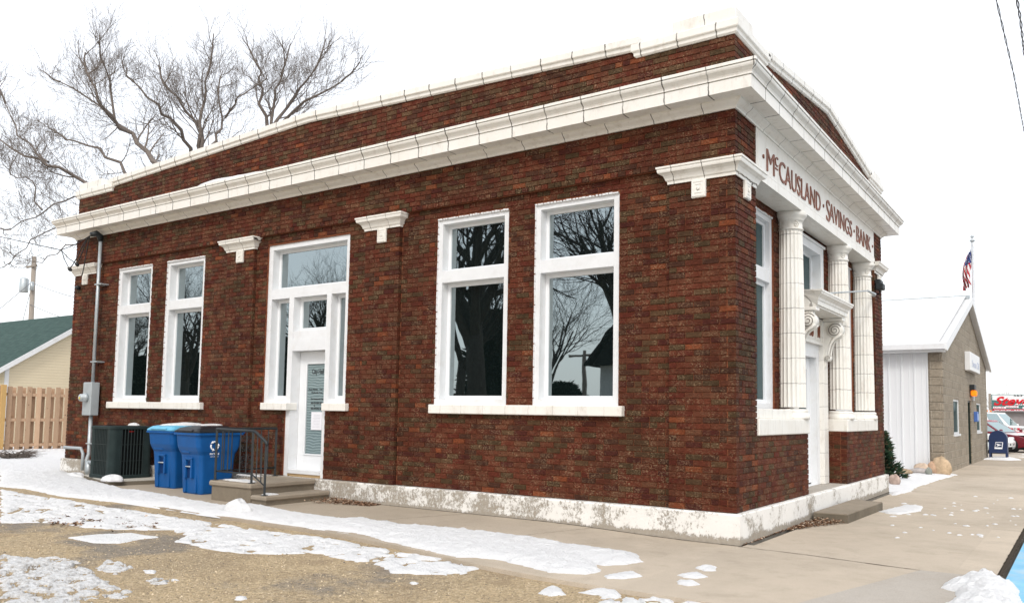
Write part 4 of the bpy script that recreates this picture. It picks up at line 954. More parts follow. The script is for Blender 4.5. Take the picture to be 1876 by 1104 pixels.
def pebbles(name, n, box_, label, seed):
    rs = random.Random(seed); mb = MB()
    for _ in range(n):
        p = gnd(rs.uniform(0, 1250), rs.uniform(box_[0], box_[1]), zA)
        if p.y > ycurb(p.x)-.05: continue
        s_ = rs.uniform(.004, .009)*(1 if rs.random() < .93 else 1.7); z = AZ(p.x)
        vs = [(p.x+s_*rs.uniform(.7, 1.3)*a, p.y+s_*rs.uniform(.7, 1.3)*b, z+s_*c) for a, b, c in ((1, 0, 0), (0, 1, 0), (-1, 0, 0), (0, -1, 0), (0, 0, .8))]
        mb.add(vs, [(0, 1, 4), (1, 2, 4), (2, 3, 4), (3, 0, 4)])
    m = N('pebbles'); m.color(m.ramp(m.n('NewGeometry').outputs['Random Per Island'], [(0, (.10, .09, .08)), (.2, (.26, .21, .14)), (.6, (.46, .36, .22)), (1, (.6, .5, .36))]))
    o = mb.build(name, m.m); o['kind'] = 'stuff'; o['label'] = label; o['category'] = 'gravel'
pebbles('loose_gravel', 9000, (905, 1130), 'loose gravel stones over the alley', 5)

# ---------------------------------------------------------------- front bed: rocks and evergreen
def rock(c, rx, ry, rz_, col, label, seed):
    rs = random.Random(seed); mb = MB(); n = 16; rg = []
    ph = [rs.uniform(0, 6.3) for _ in range(4)]
    for i in range(9):
        v = math.pi*i/8-math.pi/2; r_ = []
        for j in range(n):
            u = 2*math.pi*j/n; k = 1+.12*math.sin(2*u+ph[0]+v)+.08*math.sin(3*u+ph[1]-2*v)+.05*math.sin(5*u+4*v+ph[2])
            r_.append((c[0]+rx*k*max(.02, math.cos(v))*math.cos(u), c[1]+ry*k*max(.02, math.cos(v))*math.sin(u), c[2]+rz_*k*math.sin(v)))
        rg.append(r_)
    mb.rings(rg, sm=True); tag(mb.build('rock', simple('rock', tuple(x*.8+.05 for x in col), .85, var=.25, scale=9, bump=.7, bscale=20)), label, 'rock', 'landscape rocks edging the snowy bed')
def rk(px, pb, dpx, hpx, col, label, seed, zz=-.29):
    g = gnd(px, pb, zz); d = (g-Vector((CX, CY, CZ))).length; s_ = d/F; r_ = dpx/2*s_; dv = Vector((g.x-CX, g.y-CY, 0)).normalized()*r_*.7
    rock((g.x+dv.x, min(13.7, g.y+dv.y), zz+hpx*s_*.42), r_*1.08, r_*.85, hpx/2*s_*1.25, col, label, seed)
rk(1639, 887, 16, 15, (.48, .36, .30), 'pinkish rock tight beside the end of the white foundation', 1)
rk(1656, 868, 24, 8, (.40, .29, .18), 'flat tan rock just right of the evergreen shrub', 2)
rk(1684, 867, 27, 8, (.45, .41, .39), 'flat pale grey rock in the middle of the row', 3)
rk(1697, 864, 24, 14, (.62, .48, .36), 'pale peach rock behind the small green grey stone', 4)
rk(1702, 869, 11, 11, (.27, .29, .25), 'small green grey rock at the front of the row', 5)
rk(1716, 865, 20, 17, (.50, .32, .20), 'orange brown rock left of the largest rock', 6)
rk(1729, 866, 25, 25, (.58, .42, .26), 'largest golden rock against the shop corner', 7)
def shrub(c, h, r, n, name, label, cat, cols, seed, leaf=.05, shape=1.0, stem=True):
    rs = random.Random(seed); root = empty(name, (c[0], c[1], c[2]), label, cat); mb = MB()
    st_ = MB(); st_.tube([(c[0], c[1], c[2]), (c[0]+.02, c[1], c[2]+h*.9)], [.03, .008], 6)
    for _ in range(26):
        t = rs.uniform(.05, .9); a = rs.uniform(0, 6.28); rr = r*(1-t)**shape*rs.uniform(.5, 1.1); z = c[2]+h*t
        tip = Vector((c[0]+rr*math.cos(a), c[1]+rr*math.sin(a), z+h*.06)); st_.tube([(c[0], c[1], z-h*.05), tip], [.01, .004], 4)
    st_.build('stem', MT['bark'], root)
    for _ in range(n):
        t = rs.random()**1.3; a = rs.uniform(0, 6.28); lob = .72+.28*math.sin(a*3+t*9)+.15*math.sin(a*7-t*15)
        rr = r*((1-t)**shape+.06)*lob*rs.random()**.45; p = Vector((c[0]+rr*math.cos(a), c[1]+rr*math.sin(a), c[2]+h*t))
        d = Vector((math.cos(a)+rs.uniform(-.6, .6), math.sin(a)+rs.uniform(-.6, .6), rs.uniform(-.2, .9))).normalized(); s_ = leaf*rs.uniform(.5, 1.3); w_ = d.orthogonal().normalized()*s_*.25
        mb.add([p-d*s_*.2, p+w_, p+d*s_, p-w_], [(0, 1, 2), (0, 2, 3)])
    m = N(name+' foliage'); m.color(m.ramp(m.n('NewGeometry').outputs['Random Per Island'], cols)); m.b.inputs['Roughness'].default_value = .7
    mb.build('foliage', m.m, root); return root
sp_ = gnd(1616, 850, -.28); _q = at(1619, 850, 11.0); shrub((_q.x, 11.0, -.26), .98, .40, 2300, 'evergreen_shrub', 'small dark evergreen shrub at the far end of the brick bank', 'shrub', [(0, (.01, .025, .014)), (.5, (.025, .055, .03)), (.85, (.05, .085, .045)), (1, (.14, .08, .05))], 3, .10, .85)
# twiggy brush by the fence
tb = gnd(28, 838, -.25); rs = random.Random(9); b_ = MB()
for _ in range(170):
    a = rs.uniform(0, 6.28); e = rs.uniform(.1, .9); l_ = rs.uniform(.2, .6); p = Vector((tb.x+rs.uniform(-.2, .2), tb.y+rs.uniform(-.2, .2), -.27)); q = p+Vector((math.cos(a)*l_, math.sin(a)*l_, e*l_*.6)); b_.tube([p, (p+q)/2+Vector((0, 0, .05)), q], [.010, .007, .003], 4)
tag(b_.build('dead_shrub', MT['bark']), 'low tangle of bare brown twigs in the snow before the fence', 'shrub')

# ---------------------------------------------------------------- left: fence, house, pole
FX = -22.8; yA_ = atx(-30, 800, FX).y; yB_ = atx(175, 800, FX).y
fn = empty('wooden_fence', (FX, (yA_+yB_)/2, -.28), 'shadowbox wooden fence of vertical boards beyond the left end of the bank', 'fence')
zt0 = atx(60, 709, FX).z; zb0 = atx(60, 829, FX).z; b_ = MB(); y = yA_
while y < yB_:
    b_.bbox(FX, y, zb0+.02*rb.random(), FX+.02, y+.135, zt0+.02*rb.random(), .004)
    b_.bbox(FX-.12, y+.125, zb0, FX-.10, y+.29, zt0-.03+.02*rb.random(), .004); y += .268+.005*rb.random()
b_.build('boards', MT['fence'], fn)
for k_ in (.10, .48, .86): zq = zb0+(zt0-zb0)*k_; MB().box(FX-.099, yA_, zq, FX-.001, yB_, zq+.09).build('rail', MT['fence'], fn)
py_ = atx(2, 800, FX).y; MB().bbox(FX-.02, py_-.10, -.4, FX+.09, py_+.04, zt0+.05, .01).build('post', MT['fence2'], fn)
hs = empty('house', (-36, 9, -.3), 'cream sided house with a dark green shingle roof behind the wooden fence', 'house')
XH = -30.5
e0 = atx(12, 667, XH); e1 = atx(126, 604, XH); slp = (e1.z-e0.z)/(e1.y-e0.y)
lo_, hi_ = e0.y+.5, e0.y+14
for _ in range(40):
    ym = (lo_+hi_)/2; zp = e0.z+slp*(ym-e0.y); zr = at(130, 577, ym).z
    if zp < zr: lo_ = ym
    else: hi_ = ym
yp = (lo_+hi_)/2; zp = e0.z+slp*(yp-e0.y); ye = e0.y-.35; ze = e0.z-slp*.35; y2 = 2*yp-e0.y
sid = N('cream clapboard siding'); X = sid.xyz(); fr = sid.math('FRACT', sid.math('MULTIPLY', X[2], 9.0)); sid.color(sid.mix(sid.ramp(fr, [(.0, 1), (.12, 0)]), (.72, .63, .46), (.50, .43, .31))); sid.bump(fr, .6, .02)
b_ = MB(); b_.prism([(e0.y+.05, -.4), (y2-.05, -.4), (y2-.05, e0.z-.05), (yp, zp-.1), (e0.y+.05, e0.z-.05)], XH-14, XH-.25, 'x'); b_.build('wall', sid.m, hs)
shg = N('green asphalt shingles'); vt = shg.n('TexBrick'); vt.inputs['Scale'].default_value = 1; vt.inputs['Color1'].default_value = (.026, .060, .052, 1); vt.inputs['Color2'].default_value = (.042, .085, .074, 1); vt.inputs['Mortar'].default_value = (.02, .04, .035, 1)
vt.inputs['Mortar Size'].default_value = .012; vt.inputs['Brick Width'].default_value = .3; vt.inputs['Row Height'].default_value = .14
cmb = shg.n('CombineXYZ'); X = shg.xyz(); shg.l(X[0], cmb.inputs[0]); shg.l(shg.math('MULTIPLY', X[2], 1.6), cmb.inputs[1]); shg.l(cmb.outputs[0], vt.inputs['Vector']); shg.color(shg.mix(shg.ramp(shg.noise(5, 5), [(.4, 0), (.7, .4)]), vt.outputs[0], (.062, .095, .086)))
b_ = MB(); b_.prism([(ye, ze), (yp, zp), (2*yp-ye, ze), (2*yp-ye, ze-.12), (yp, zp-.13), (ye, ze-.12)], XH-14.3, XH-.02, 'x'); b_.build('roof', shg.m, hs)
b_ = MB(); b_.prism([(ye-.03, ze-.02), (yp, zp-.02), (yp, zp-.24), (ye-.03, ze-.22)], XH-.03, XH+.02, 'x'); b_.prism([(2*yp-ye+.03, ze-.02), (yp, zp-.02), (yp, zp-.24), (2*yp-ye+.03, ze-.22)], XH-.03, XH+.02, 'x')
b_.box(XH-14.2, ye-.05, ze-.26, XH-.04, ye+.0, ze-.11); b_.build('fascia', MT['white'], hs)
b_ = MB(); b_.box(XH-.26, e0.y+.06, -.3, XH-.2, e0.y+.2, e0.z-.1); b_.build('corner_board', MT['white'], hs)
up_ = at(60, 580, 20); pt = at(63, 470, 20)
pl = empty('utility_pole', (up_.x, 20, -.3), 'weathered wooden utility pole with transformer behind the green roofed house', 'utility pole')
b_ = MB(); b_.tube([(up_.x-.1, 20, -.3), (pt.x, 20, pt.z)], [.22, .15], 10); b_.build('pole', MT['poleW'], pl)
b_ = MB(); b_.bbox(pt.x-.7, 19.8, pt.z-.8, pt.x+.7, 19.92, pt.z-.66, .01); b_.build('crossarm', MT['poleW'], pl)
b_ = MB(); b_.lathe([(.28, 0), (.3, .05), (.3, .95), (.2, 1.05)], (pt.x-.62, 19.7, pt.z-2.6), 14); b_.build('transformer', MT['galv'], pl)
b_ = MB(); b_.tube([(pt.x+.35, 19.8, pt.z-2.5), (pt.x+.35, 19.8, pt.z-1.9)], [.16, .14], 8); b_.tube([(pt.x, 19.9, pt.z-2.2), (pt.x+.5, 19.8, pt.z-2.2)], .04, 6); b_.build('fittings', MT['galv'], pl)
b_ = MB()
for (za, zb_, k) in ((0, -4.2, 1), (-1.6, -5.0, 1)):
    A_ = Vector((pt.x, 19.9, pt.z-1.9+za)); B2 = Vector((-14.0, 7.2, 4.9+k*0)) if za == 0 else Vector((-14.0, 7.5, 3.9))
    b_.tube([A_.lerp(B2, t)-Vector((0, 0, 1.2*math.sin(math.pi*t))) for t in [i/12 for i in range(13)]], .022, 5)
A_ = Vector((pt.x, 19.9, pt.z-1.9)); B2 = at(-60, 615, 12)
b_.tube([A_.lerp(B2, i/8) for i in range(9)], .022, 5); b_.tube([Vector((pt.x, 19.9, pt.z-2.4)), Vector((pt.x-1.8, 19, 0))], .02, 5)
tag(b_.build('overhead_wire', MT['cable_grey']), 'thin grey wires strung from the far utility pole behind the bank', 'wires')
b_ = MB()
pA = [Vector((2.75, -14, 5.9)), Vector((2.53, 0, 6.22)), Vector((2.335, 3, 6.33)), Vector((2.349, 6, 6.404)), Vector((2.281, 10, 6.74)), Vector((2.0, 40, 9.2))]
pB = [Vector((2.62, -14, 4.6)), Vector((2.60, 0, 5.75)), Vector((2.545, 4, 6.45)), Vector((2.491, 6, 6.77)), Vector((2.45, 40, 9.3))]
for nm, P_, r_, lb in (('overhead_cable', pA, .009, 'thin twisted cable crossing the sky at the far right, left of the pair'), ('overhead_cable', pB, .013, 'thicker twisted cable in the top right corner of the sky')):
    b_ = MB()
    for ph in (0, math.pi):
        pts = []
        for a, c in zip(P_[:-1], P_[1:]):
            n = max(3, int((c-a).length/.12))
            for i in range(n):
                p = a.lerp(c, i/n); l_ = len(pts); pts.append(p+Vector((math.cos(l_*.7+ph), 0, math.sin(l_*.7+ph)))*r_*.9)
        b_.tube(pts, r_*.6, 4)
    tag(b_.build(nm, MT['cable']), lb, 'cable', 'overhead cables')

# ---------------------------------------------------------------- bare trees
def grow(mb, rs, p, d, L_, r, depth, up=.075, gn=.26, spread=.88):
    n = 5 if depth > 1 else 3; pts = [p]; rad = [r]; q = p.copy(); dd = d.copy()
    for i in range(n):
        dd = (dd+Vector((rs.gauss(0, 1), rs.gauss(0, 1), rs.gauss(0, 1)))*gn*.42+Vector((0, 0, up))).normalized()
        q = q+dd*(L_/n); pts.append(q.copy()); rad.append(max(.0034, r*(1-.6*(i+1)/n)))
    mb.tube(pts, rad, 7 if r > .08 else (5 if r > .03 else 3), cap=False)
    if depth <= 0: return
    nc = {5: 5, 4: 5, 3: 4, 2: 4, 1: 4}.get(depth, 4)
    for k in range(nc):
        t = .25+.75*(k+rs.random()*.6)/nc; i = min(n-1, int(t*n)); f = t*n-i; b = pts[i].lerp(pts[i+1], min(1, f)); base = (pts[i+1]-pts[i]).normalized()
        ax = base.orthogonal().normalized(); ax.rotate(Matrix.Rotation(rs.uniform(0, 6.28), 3, base)); nd = (base*(1-.25*spread)+ax*spread*rs.uniform(.45, 1.0)).normalized()
        rr = (rad[i]*(1-f)+rad[i+1]*min(1, f))*rs.uniform(.5, .72)
        grow(mb, rs, b, nd, L_*rs.uniform(.5, .82), max(.0034, rr), depth-1, up, gn, spread)
def path_limb(mb, rs, pts, r0, r1, depth=3, kids_=9, kl=3.0, up=.12):
    P_ = []
    for a, b in zip(pts[:-1], pts[1:]):
        for i in range(3): P_.append(a.lerp(b, i/3)+Vector((rs.gauss(0, .07), rs.gauss(0, .07), rs.gauss(0, .05))))
    P_.append(pts[-1]); n = len(P_); rad = [(r0+(r1-r0)*i/(n-1))*(.55 if pts[0].y > 6 else .42) for i in range(n)]; mb.tube(P_, rad, 8, cap=False)
    for k in range(kids_):
        t = .12+.88*(k+rs.random()*.7)/kids_; f = t*(n-1); i = min(n-2, int(f)); b = P_[i].lerp(P_[i+1], f-i); base = (P_[i+1]-P_[i]).normalized()
        ax = base.orthogonal().normalized(); ax.rotate(Matrix.Rotation(rs.uniform(0, 6.28), 3, base)); nd = (base*.8+ax*rs.uniform(.5, 1.0)).normalized()
        grow(mb, rs, b, nd, kl*rs.uniform(.6, 1.1)*(1.1-.5*t), rad[i]*rs.uniform(.3, .5), depth, up)
    grow(mb, rs, P_[-1], (P_[-1]-P_[-2]).normalized(), kl*.8, r1, depth, up)
def limb_tree(name, Yp, trunk, limbs, label, seed, kl=2.0):
    rs = random.Random(seed); a = lambda p: at(p[0], p[1], Yp+(p[2] if len(p) > 2 else 0))
    b0 = a(trunk[-1]); root = empty(name, (b0.x, b0.y, -.3), label, 'tree', 'bare winter trees behind the bank')
    t = MB(); pts = [Vector((b0.x+.1, b0.y, -.5))]+[a(p) for p in trunk[::-1]]; r0 = .34; t.tube(pts, [r0*(1-.66*i/(len(pts)-1)) for i in range(len(pts))], 12); t.build('trunk', MT['bark'], root)
    c = MB()
    for L_ in limbs: path_limb(c, rs, [a(p) for p in L_[0]], L_[1], L_[2], L_[3] if len(L_) > 3 else 3, int(1.15*(L_[4] if len(L_) > 4 else 9)), L_[5] if len(L_) > 5 else kl)
    c.build('crown', MT['bark'], root); return root
limb_tree('bare_tree', 10, [(352, 300), (345, 380), (340, 480)], [
    ([(352, 300), (372, 255), (345, 205), (310, 165)], .16, .06), ([(355, 300), (372, 240), (372, 185), (380, 138)], .17, .05), ([(362, 300), (395, 260), (412, 215, 1), (400, 170, 2)], .12, .05),
    ([(350, 290), (330, 235, -1), (285, 190, -2), (245, 150, -2)], .14, .05), ([(412, 215, 1), (440, 180, 1), (465, 160, 2)], .08, .04, 2, 6, 2.2)],
    'tall bare tree rising highest above the parapet in the middle', 11)
limb_tree('bare_tree', 13, [(492, 250), (490, 330), (488, 420)], [
    ([(492, 250), (480, 190), (470, 150), (475, 125)], .15, .05), ([(494, 245), (505, 175), (515, 142)], .13, .05), ([(496, 240), (540, 180, 1), (575, 130, 1)], .14, .05), ([(500, 240), (560, 185, -1), (625, 150, -1)], .13, .04)],
    'bare tree at the right of the group, crown fanning above the long parapet', 12, 1.8)
limb_tree('bare_tree', 7, [(330, 345), (360, 450), (365, 560)], [
    ([(330, 345), (284, 296), (235, 245), (190, 200, -1), (168, 150, -1)], .19, .06, 3, 11), ([(235, 245), (180, 190, 1), (110, 150)], .10, .04, 3, 8), ([(215, 228, 1), (200, 160, 1), (190, 118)], .09, .04, 3, 8), ([(330, 345), (232, 315, 1), (180, 272, 1), (120, 255, 1)], .14, .05, 3, 8)],
    'leaning bare tree with long limbs reaching up to the left over the parapet corner', 13, 1.9)
limb_tree('bare_tree', 4.5, [(300, 400), (330, 520), (335, 620)], [
    ([(300, 400), (148, 333), (90, 300, -1), (40, 285, -1), (-20, 235, -1)], .16, .05, 3, 11), ([(90, 300, -1), (40, 250), (10, 190)], .08, .04, 3, 8), ([(200, 400), (138, 362), (80, 385, -1), (20, 420, -1)], .08, .03, 3, 9, 1.5),
    ([(220, 430), (130, 400), (60, 440, -1), (20, 480)], .06, .025, 3, 8, 1.3), ([(80, 385, -1), (60, 330), (20, 320)], .06, .03, 3, 8, 1.5), ([(240, 450), (120, 450, -.5), (70, 480), (30, 470)], .05, .02, 2, 9, 1.2)],
    'bare tree at the far left whose twigs hang over the green roof', 14, 1.55)
# trees, pole and house across the alley, seen mirrored in the windows
def whole_tree(name, loc, h, label, seed, r=.28, depth=4):
    rs = random.Random(seed); root = empty(name, loc, label, 'tree', 'bare trees across the alley'); t = MB(); p = Vector(loc); top = p+Vector((rs.uniform(-.3, .3), rs.uniform(-.3, .3), h*.35))
    t.tube([p, p.lerp(top, .5)+Vector((.06, .05, 0)), top], [r, r*.85, r*.7], 10); t.build('trunk', MT['bark_dark'], root); c = MB()
    for k in range(6):
        a = k*1.05+rs.random(); grow(c, rs, top-Vector((0, 0, rs.random()*h*.08)), Vector((math.cos(a)*.55, math.sin(a)*.55, 1)).normalized(), h*.34, r*.5, depth, .07)
    c.build('crown', MT['bark_dark'], root); return root
def refl(px, py, Y): p = at(px, py, Y); return Vector((p.x, .4-Y, p.z))
def rt(px, Y, h, lb, sd_, r=.28, d=4): p = refl(px, 700, Y); return whole_tree('bare_tree', (p.x, p.y, -.5), h, lb, sd_, r, d)
rt(876, 14, 13, 'thick trunked bare tree across the alley filling the middle window', 21, .42, 4)
rt(835, 20, 11, 'bare tree across the alley mirrored at the left of the middle window', 26, .25, 4)
rt(985, 22, 9, 'bare tree across the alley mirrored at the left of the right-hand window', 22, .14, 4)
rt(1150, 17, 13, 'bare tree across the alley whose twigs hang into the right of the right-hand window', 27, .35, 4)
rt(590, 22, 10, 'bare tree across the alley mirrored in the door sidelight', 23)
rt(340, 20, 11, 'bare tree across the alley mirrored in the second window from the left', 24, .3)
rt(245, 26, 11, 'bare tree across the alley mirrored in the leftmost window', 25, .3)
def evergreen(px, Y, h, r, label, seed, n=6000):
    p = refl(px, 700, Y); return shrub((p.x, p.y, -.5), h, r, n, 'spruce_tree', label, 'tree', [(0, (.004, .009, .006)), (.6, (.010, .02, .012)), (1, (.02, .034, .02))], seed, .40, .8)
evergreen(905, 27, 7.0, 3.2, 'dark spruce added across the alley to darken the low middle window reflection', 31, 14000)  # spruce put in to darken the lower reflection of the middle window
evergreen(1030, 40, 3.6, 4.5, 'broad low spruce mirrored at the left of the right-hand window', 34, 9000)
evergreen(255, 26, 5.2, 5.2, 'dark spruce across the alley mirrored in the leftmost window', 32, 12000)
evergreen(350, 24, 5.0, 4.4, 'taller dark spruce mirrored in the second window from the left', 33, 12000)
evergreen(515, 26, 6.0, 3.4, 'dark spruce across the alley mirrored in the door sidelight', 35, 9000)
YH = 26.0; c0 = refl(1097, 665, YH); e_ = refl(1076, 665, YH); r_ = refl(1125, 598, YH); k_ = (r_.z-e_.z)/(r_.x-e_.x); wx = 4.2; rx = c0.x+wx; rz = e_.z+k_*(rx-e_.x)
h2 = empty('house', (rx, c0.y-4, -.5), 'grey sided house with dark steep roof across the alley, mirrored in the right-hand window', 'house')
b_ = MB(); b_.prism([(c0.x, -.5), (c0.x+2*wx, -.5), (c0.x+2*wx, e_.z), (rx, rz-.3), (c0.x, e_.z)], c0.y-9, c0.y-.05, 'y'); b_.build('wall', simple('grey siding', (.42, .46, .49), .7), h2)
b_ = MB(); b_.prism([(e_.x, e_.z), (rx, rz), (2*rx-e_.x, e_.z), (2*rx-e_.x, e_.z-.15), (rx, rz-.15), (e_.x, e_.z-.15)], c0.y-9.5, c0.y+.35, 'y'); b_.prism([(e_.x+.4, e_.z-.1), (rx, rz-.16), (2*rx-e_.x-.4, e_.z-.1)], c0.y-.04, c0.y+.30, 'y'); b_.build('roof', simple('black shingles', (.012, .013, .014), .9), h2)
pp = refl(1070, 641, 30); p2 = empty('utility_pole', (pp.x, pp.y, -.5), 'utility pole with crossarm across the alley, mirrored beside the dark roof', 'utility pole')
b_ = MB(); b_.tube([(pp.x, pp.y, -.5), (pp.x, pp.y, pp.z)], [.14, .10], 8); b_.build('pole', MT['bark'], p2); b_ = MB(); b_.box(pp.x-1.0, pp.y-.05, pp.z-.35, pp.x+1.0, pp.y+.05, pp.z-.22); b_.build('crossarm', MT['bark'], p2)
p_ = refl(1060, 700, 21); b_ = MB(); b_.box(-45, -60, -.46, 2.0, -15, -.40); o = b_.build('far_yard_snow', MT['snow']); tag(o, 'snow covered yards across the alley', 'snow', kind='stuff')

# ---------------------------------------------------------------- right: shop
shop = empty('shop_building', (-6, 19.5, -.35), 'small shop of tan concrete block with a snowy white gable roof beyond the bank', 'shop')
blk = N('tan split concrete block'); vt = blk.n('TexBrick'); vt.inputs['Scale'].default_value = 1; vt.inputs['Color1'].default_value = (.31, .265, .205, 1); vt.inputs['Color2'].default_value = (.235, .20, .155, 1); vt.inputs['Mortar'].default_value = (.42, .37, .30, 1); vt.inputs['Mortar Size'].default_value = .012; vt.inputs['Brick Width'].default_value = .42; vt.inputs['Row Height'].default_value = .205; vt.inputs['Mortar Smooth'].default_value = .5
cmb = blk.n('CombineXYZ'); X = blk.xyz(); blk.l(blk.math('ADD', X[0], X[1]), cmb.inputs[0]); blk.l(X[2], cmb.inputs[1]); blk.l(cmb.outputs[0], vt.inputs['Vector'])
cc = blk.mix(blk.ramp(blk.noise(1.2, 6, .7), [(.4, 0), (.7, .5)]), vt.outputs[0], (.38, .335, .265)); cc = blk.mix(1, cc, blk.ramp(blk.noise(18, 6, .7), [(.3, .7), (.6, 1.1)]), 'MULTIPLY'); blk.color(cc)
blk.bump(blk.math('ADD', blk.math('MULTIPLY', vt.outputs['Fac'], -1), blk.noise(14, 5)), .9, .03)
YS0, YS1, YP, ZE, ZP = 13.93, 25.15, 19.6, 2.86, 4.66
S2ops = [(16.0, 17.28, .63, 1.57), (19.3, 20.15, -.33, 1.60), (21.7, 23.1, .63, 1.57)]
b_ = MB(); backing(b_, fx(.2), YS0, YS1, -.45, 2.86, S2ops, 0, .3); b_.prism([(YS0, 2.86), (YS1, 2.86), (YP, ZP-.05)], -.1, .2, 'x'); b_.box(-.06, YS0-.02, -.45, .21, YS0+.3, 2.83)
for k in range(15): b_.bbox(-.075, YS0-.035, -.4+k*.205, .225, YS0+.25, -.4+k*.205+.195, .014)
b_.build('block_wall', blk.m, shop)
rib = N('white ribbed metal'); rib.color((.74, .76, .78)); rib.b.inputs['Roughness'].default_value = .45; rib.b.inputs['Metallic'].default_value = .1
b_ = MB(); x = -.06
b_.box(-14, YS0+.03, -.3, -.06, YS0+.2, 2.8)
while x > -14:
    b_.prism([(x-.03, YS0+.031), (x-.045, YS0+.0), (x-.075, YS0+.0), (x-.09, YS0+.031)], -.3, 2.8, 'z'); x -= .30
    b_.prism([(x+.13, YS0+.031), (x+.125, YS0+.022), (x+.105, YS0+.022), (x+.10, YS0+.031)], -.3, 2.8, 'z')
b_.build('side_wall', rib.m, shop)
b_ = MB(); b_.box(-14, YS1-.2, -.4, -.1, YS1, 2.85); b_.box(-14, YS0+.2, -.4, -13.8, YS1-.2, 2.85); b_.build('rear_wall', rib.m, shop)
zr0 = ZE+.02; sl_ = (ZP-zr0)/(YP-(YS0-.25))
b_ = MB(); b_.prism([(YS0-.30, zr0), (YP, ZP+.06), (YS1+.2, zr0), (YS1+.2, zr0-.10), (YP, ZP-.06), (YS0-.30, zr0-.10)], -14.2, .34, 'x'); b_.build('roof', MT['white'], shop)
b_ = MB(); b_.prism([(YS0-.34, zr0-.16), (YS0-.34, zr0+.02), (YS0-.30, zr0+.03), (YP, ZP+.07), (YP, ZP-.14), (YS0-.2, zr0-.18)], .30, .37, 'x'); b_.prism([(YS1+.22, zr0-.14), (YS1+.22, zr0+.0), (YP, ZP+.07), (YP, ZP-.08), (YS1+.1, zr0-.14)], .30, .37, 'x')
b_.box(-14.2, YS0-.40, zr0-.14, .34, YS0-.30, zr0-.01); b_.box(-14.2, YS0-.30, zr0-.20, .30, YS0, zr0-.11); b_.build('fascia', MT['white'], shop)
b_ = MB(); n = 60; vs = []; rs = random.Random(5)
for i in range(n+1):
    x = -14.1+14.3*i/n
    for (y, z) in ((YS0-.28, zr0+.0), (YS0-.22, zr0+.07), (YS0+1.5, zr0+.09+sl_*1.75), (YP-.05, ZP+.14), (YP+.3, ZP+.03)): vs.append((x, y, z+rs.uniform(-.008, .008)))
b_.add(vs, [(i*5+j, (i+1)*5+j, (i+1)*5+j+1, i*5+j+1) for i in range(n) for j in range(4)], 0, True); o = b_.build('roof_snow', MT['snow']); tag(o, 'smooth snow covering the near slope of the shop roof', 'snow', kind='stuff')
b_ = MB(); b_.box(-14.2, YP-.06, ZP+.055, .30, YP+.06, ZP+.165); b_.build('ridge_cap', MT['galv'], shop)
for (a, b, c, d) in (S2ops[0], S2ops[2]):
    b_ = MB(); frame(b_, fx(.2), a, b, c, d, .02, .09, .045, .045, .05, .05); b_.bbox(a-.05, -.02, c-.06, b+.05, .1, c, .005, 0, fx(.2)); wn = b_.build('window', MT['white'], shop)
    MB().box(a+.04, .05, c+.045, b-.04, .06, d-.045, 0, fx(.2)).build('glass', MT['glass2'], wn)
b_ = MB(); b_.box(19.3, .08, -.33, 20.15, .12, 1.60, 0, fx(.2)); frame(b_, fx(.2), 19.3, 20.15, -.33, 1.6, .03, .1, .05, .05, .02, .05); b_.build('door', simple('dark green door', (.015, .025, .02), .4), shop)
sg = empty('shop_sign', (.2, 20, 2.75), 'white box sign with faint blue lettering high on the shop gable', 'sign')
b_ = MB(); b_.bbox(.20, 18.75, 2.48, .36, 21.35, 3.04, .015); b_.build('sign_box', MT['white'], sg)
text('Swan Oil', (.362, 19.2, 2.60), (90, 0, 90), simple('faint blue print', (.50, .56, .70)), sg, width=1.9, height=.22, ext=.003)
lp = empty('wall_lamp', (.2, 20.1, 1.9), 'glowing orange lamp with black hood above the shop door', 'wall lamp')
b_ = MB(); b_.bbox(.20, 19.85, 1.93, .34, 20.35, 2.10, .01); b_.bbox(.20, 19.85, 1.74, .22, 20.35, 1.93, .003); b_.build('hood', MT['ironwork'], lp)
em_ = N('sodium lamp glow'); em_.color((.6, .14, .01)); em_.b.inputs['Emission Color'].default_value = (1, .20, .01, 1); em_.b.inputs['Emission Strength'].default_value = .9
b_ = MB(); b_.bbox(.225, 19.92, 1.75, .37, 20.28, 1.925, .03); b_.build('lens', em_.m, lp)
b_ = MB(); b_.bbox(.20, 20.45, 1.62, .25, 20.75, 1.82, .004); tag(b_.build('house_number_plate', MT['galv']), 'small grey plate on the shop wall just right of the orange lamp', 'plate')
nb_ = empty('notice_box', (.2, 21.1, 1.1), 'small blue notice box on the shop wall beside the door', 'notice box')
MB().bbox(.20, 20.85, .96, .30, 21.25, 1.28, .01).build('box', simple('blue box', (.06, .14, .42), .5), nb_); MB().box(.301, 20.90, 1.0, .305, 21.2, 1.22).build('panel', simple('pale panel', (.4, .5, .75)), nb_)
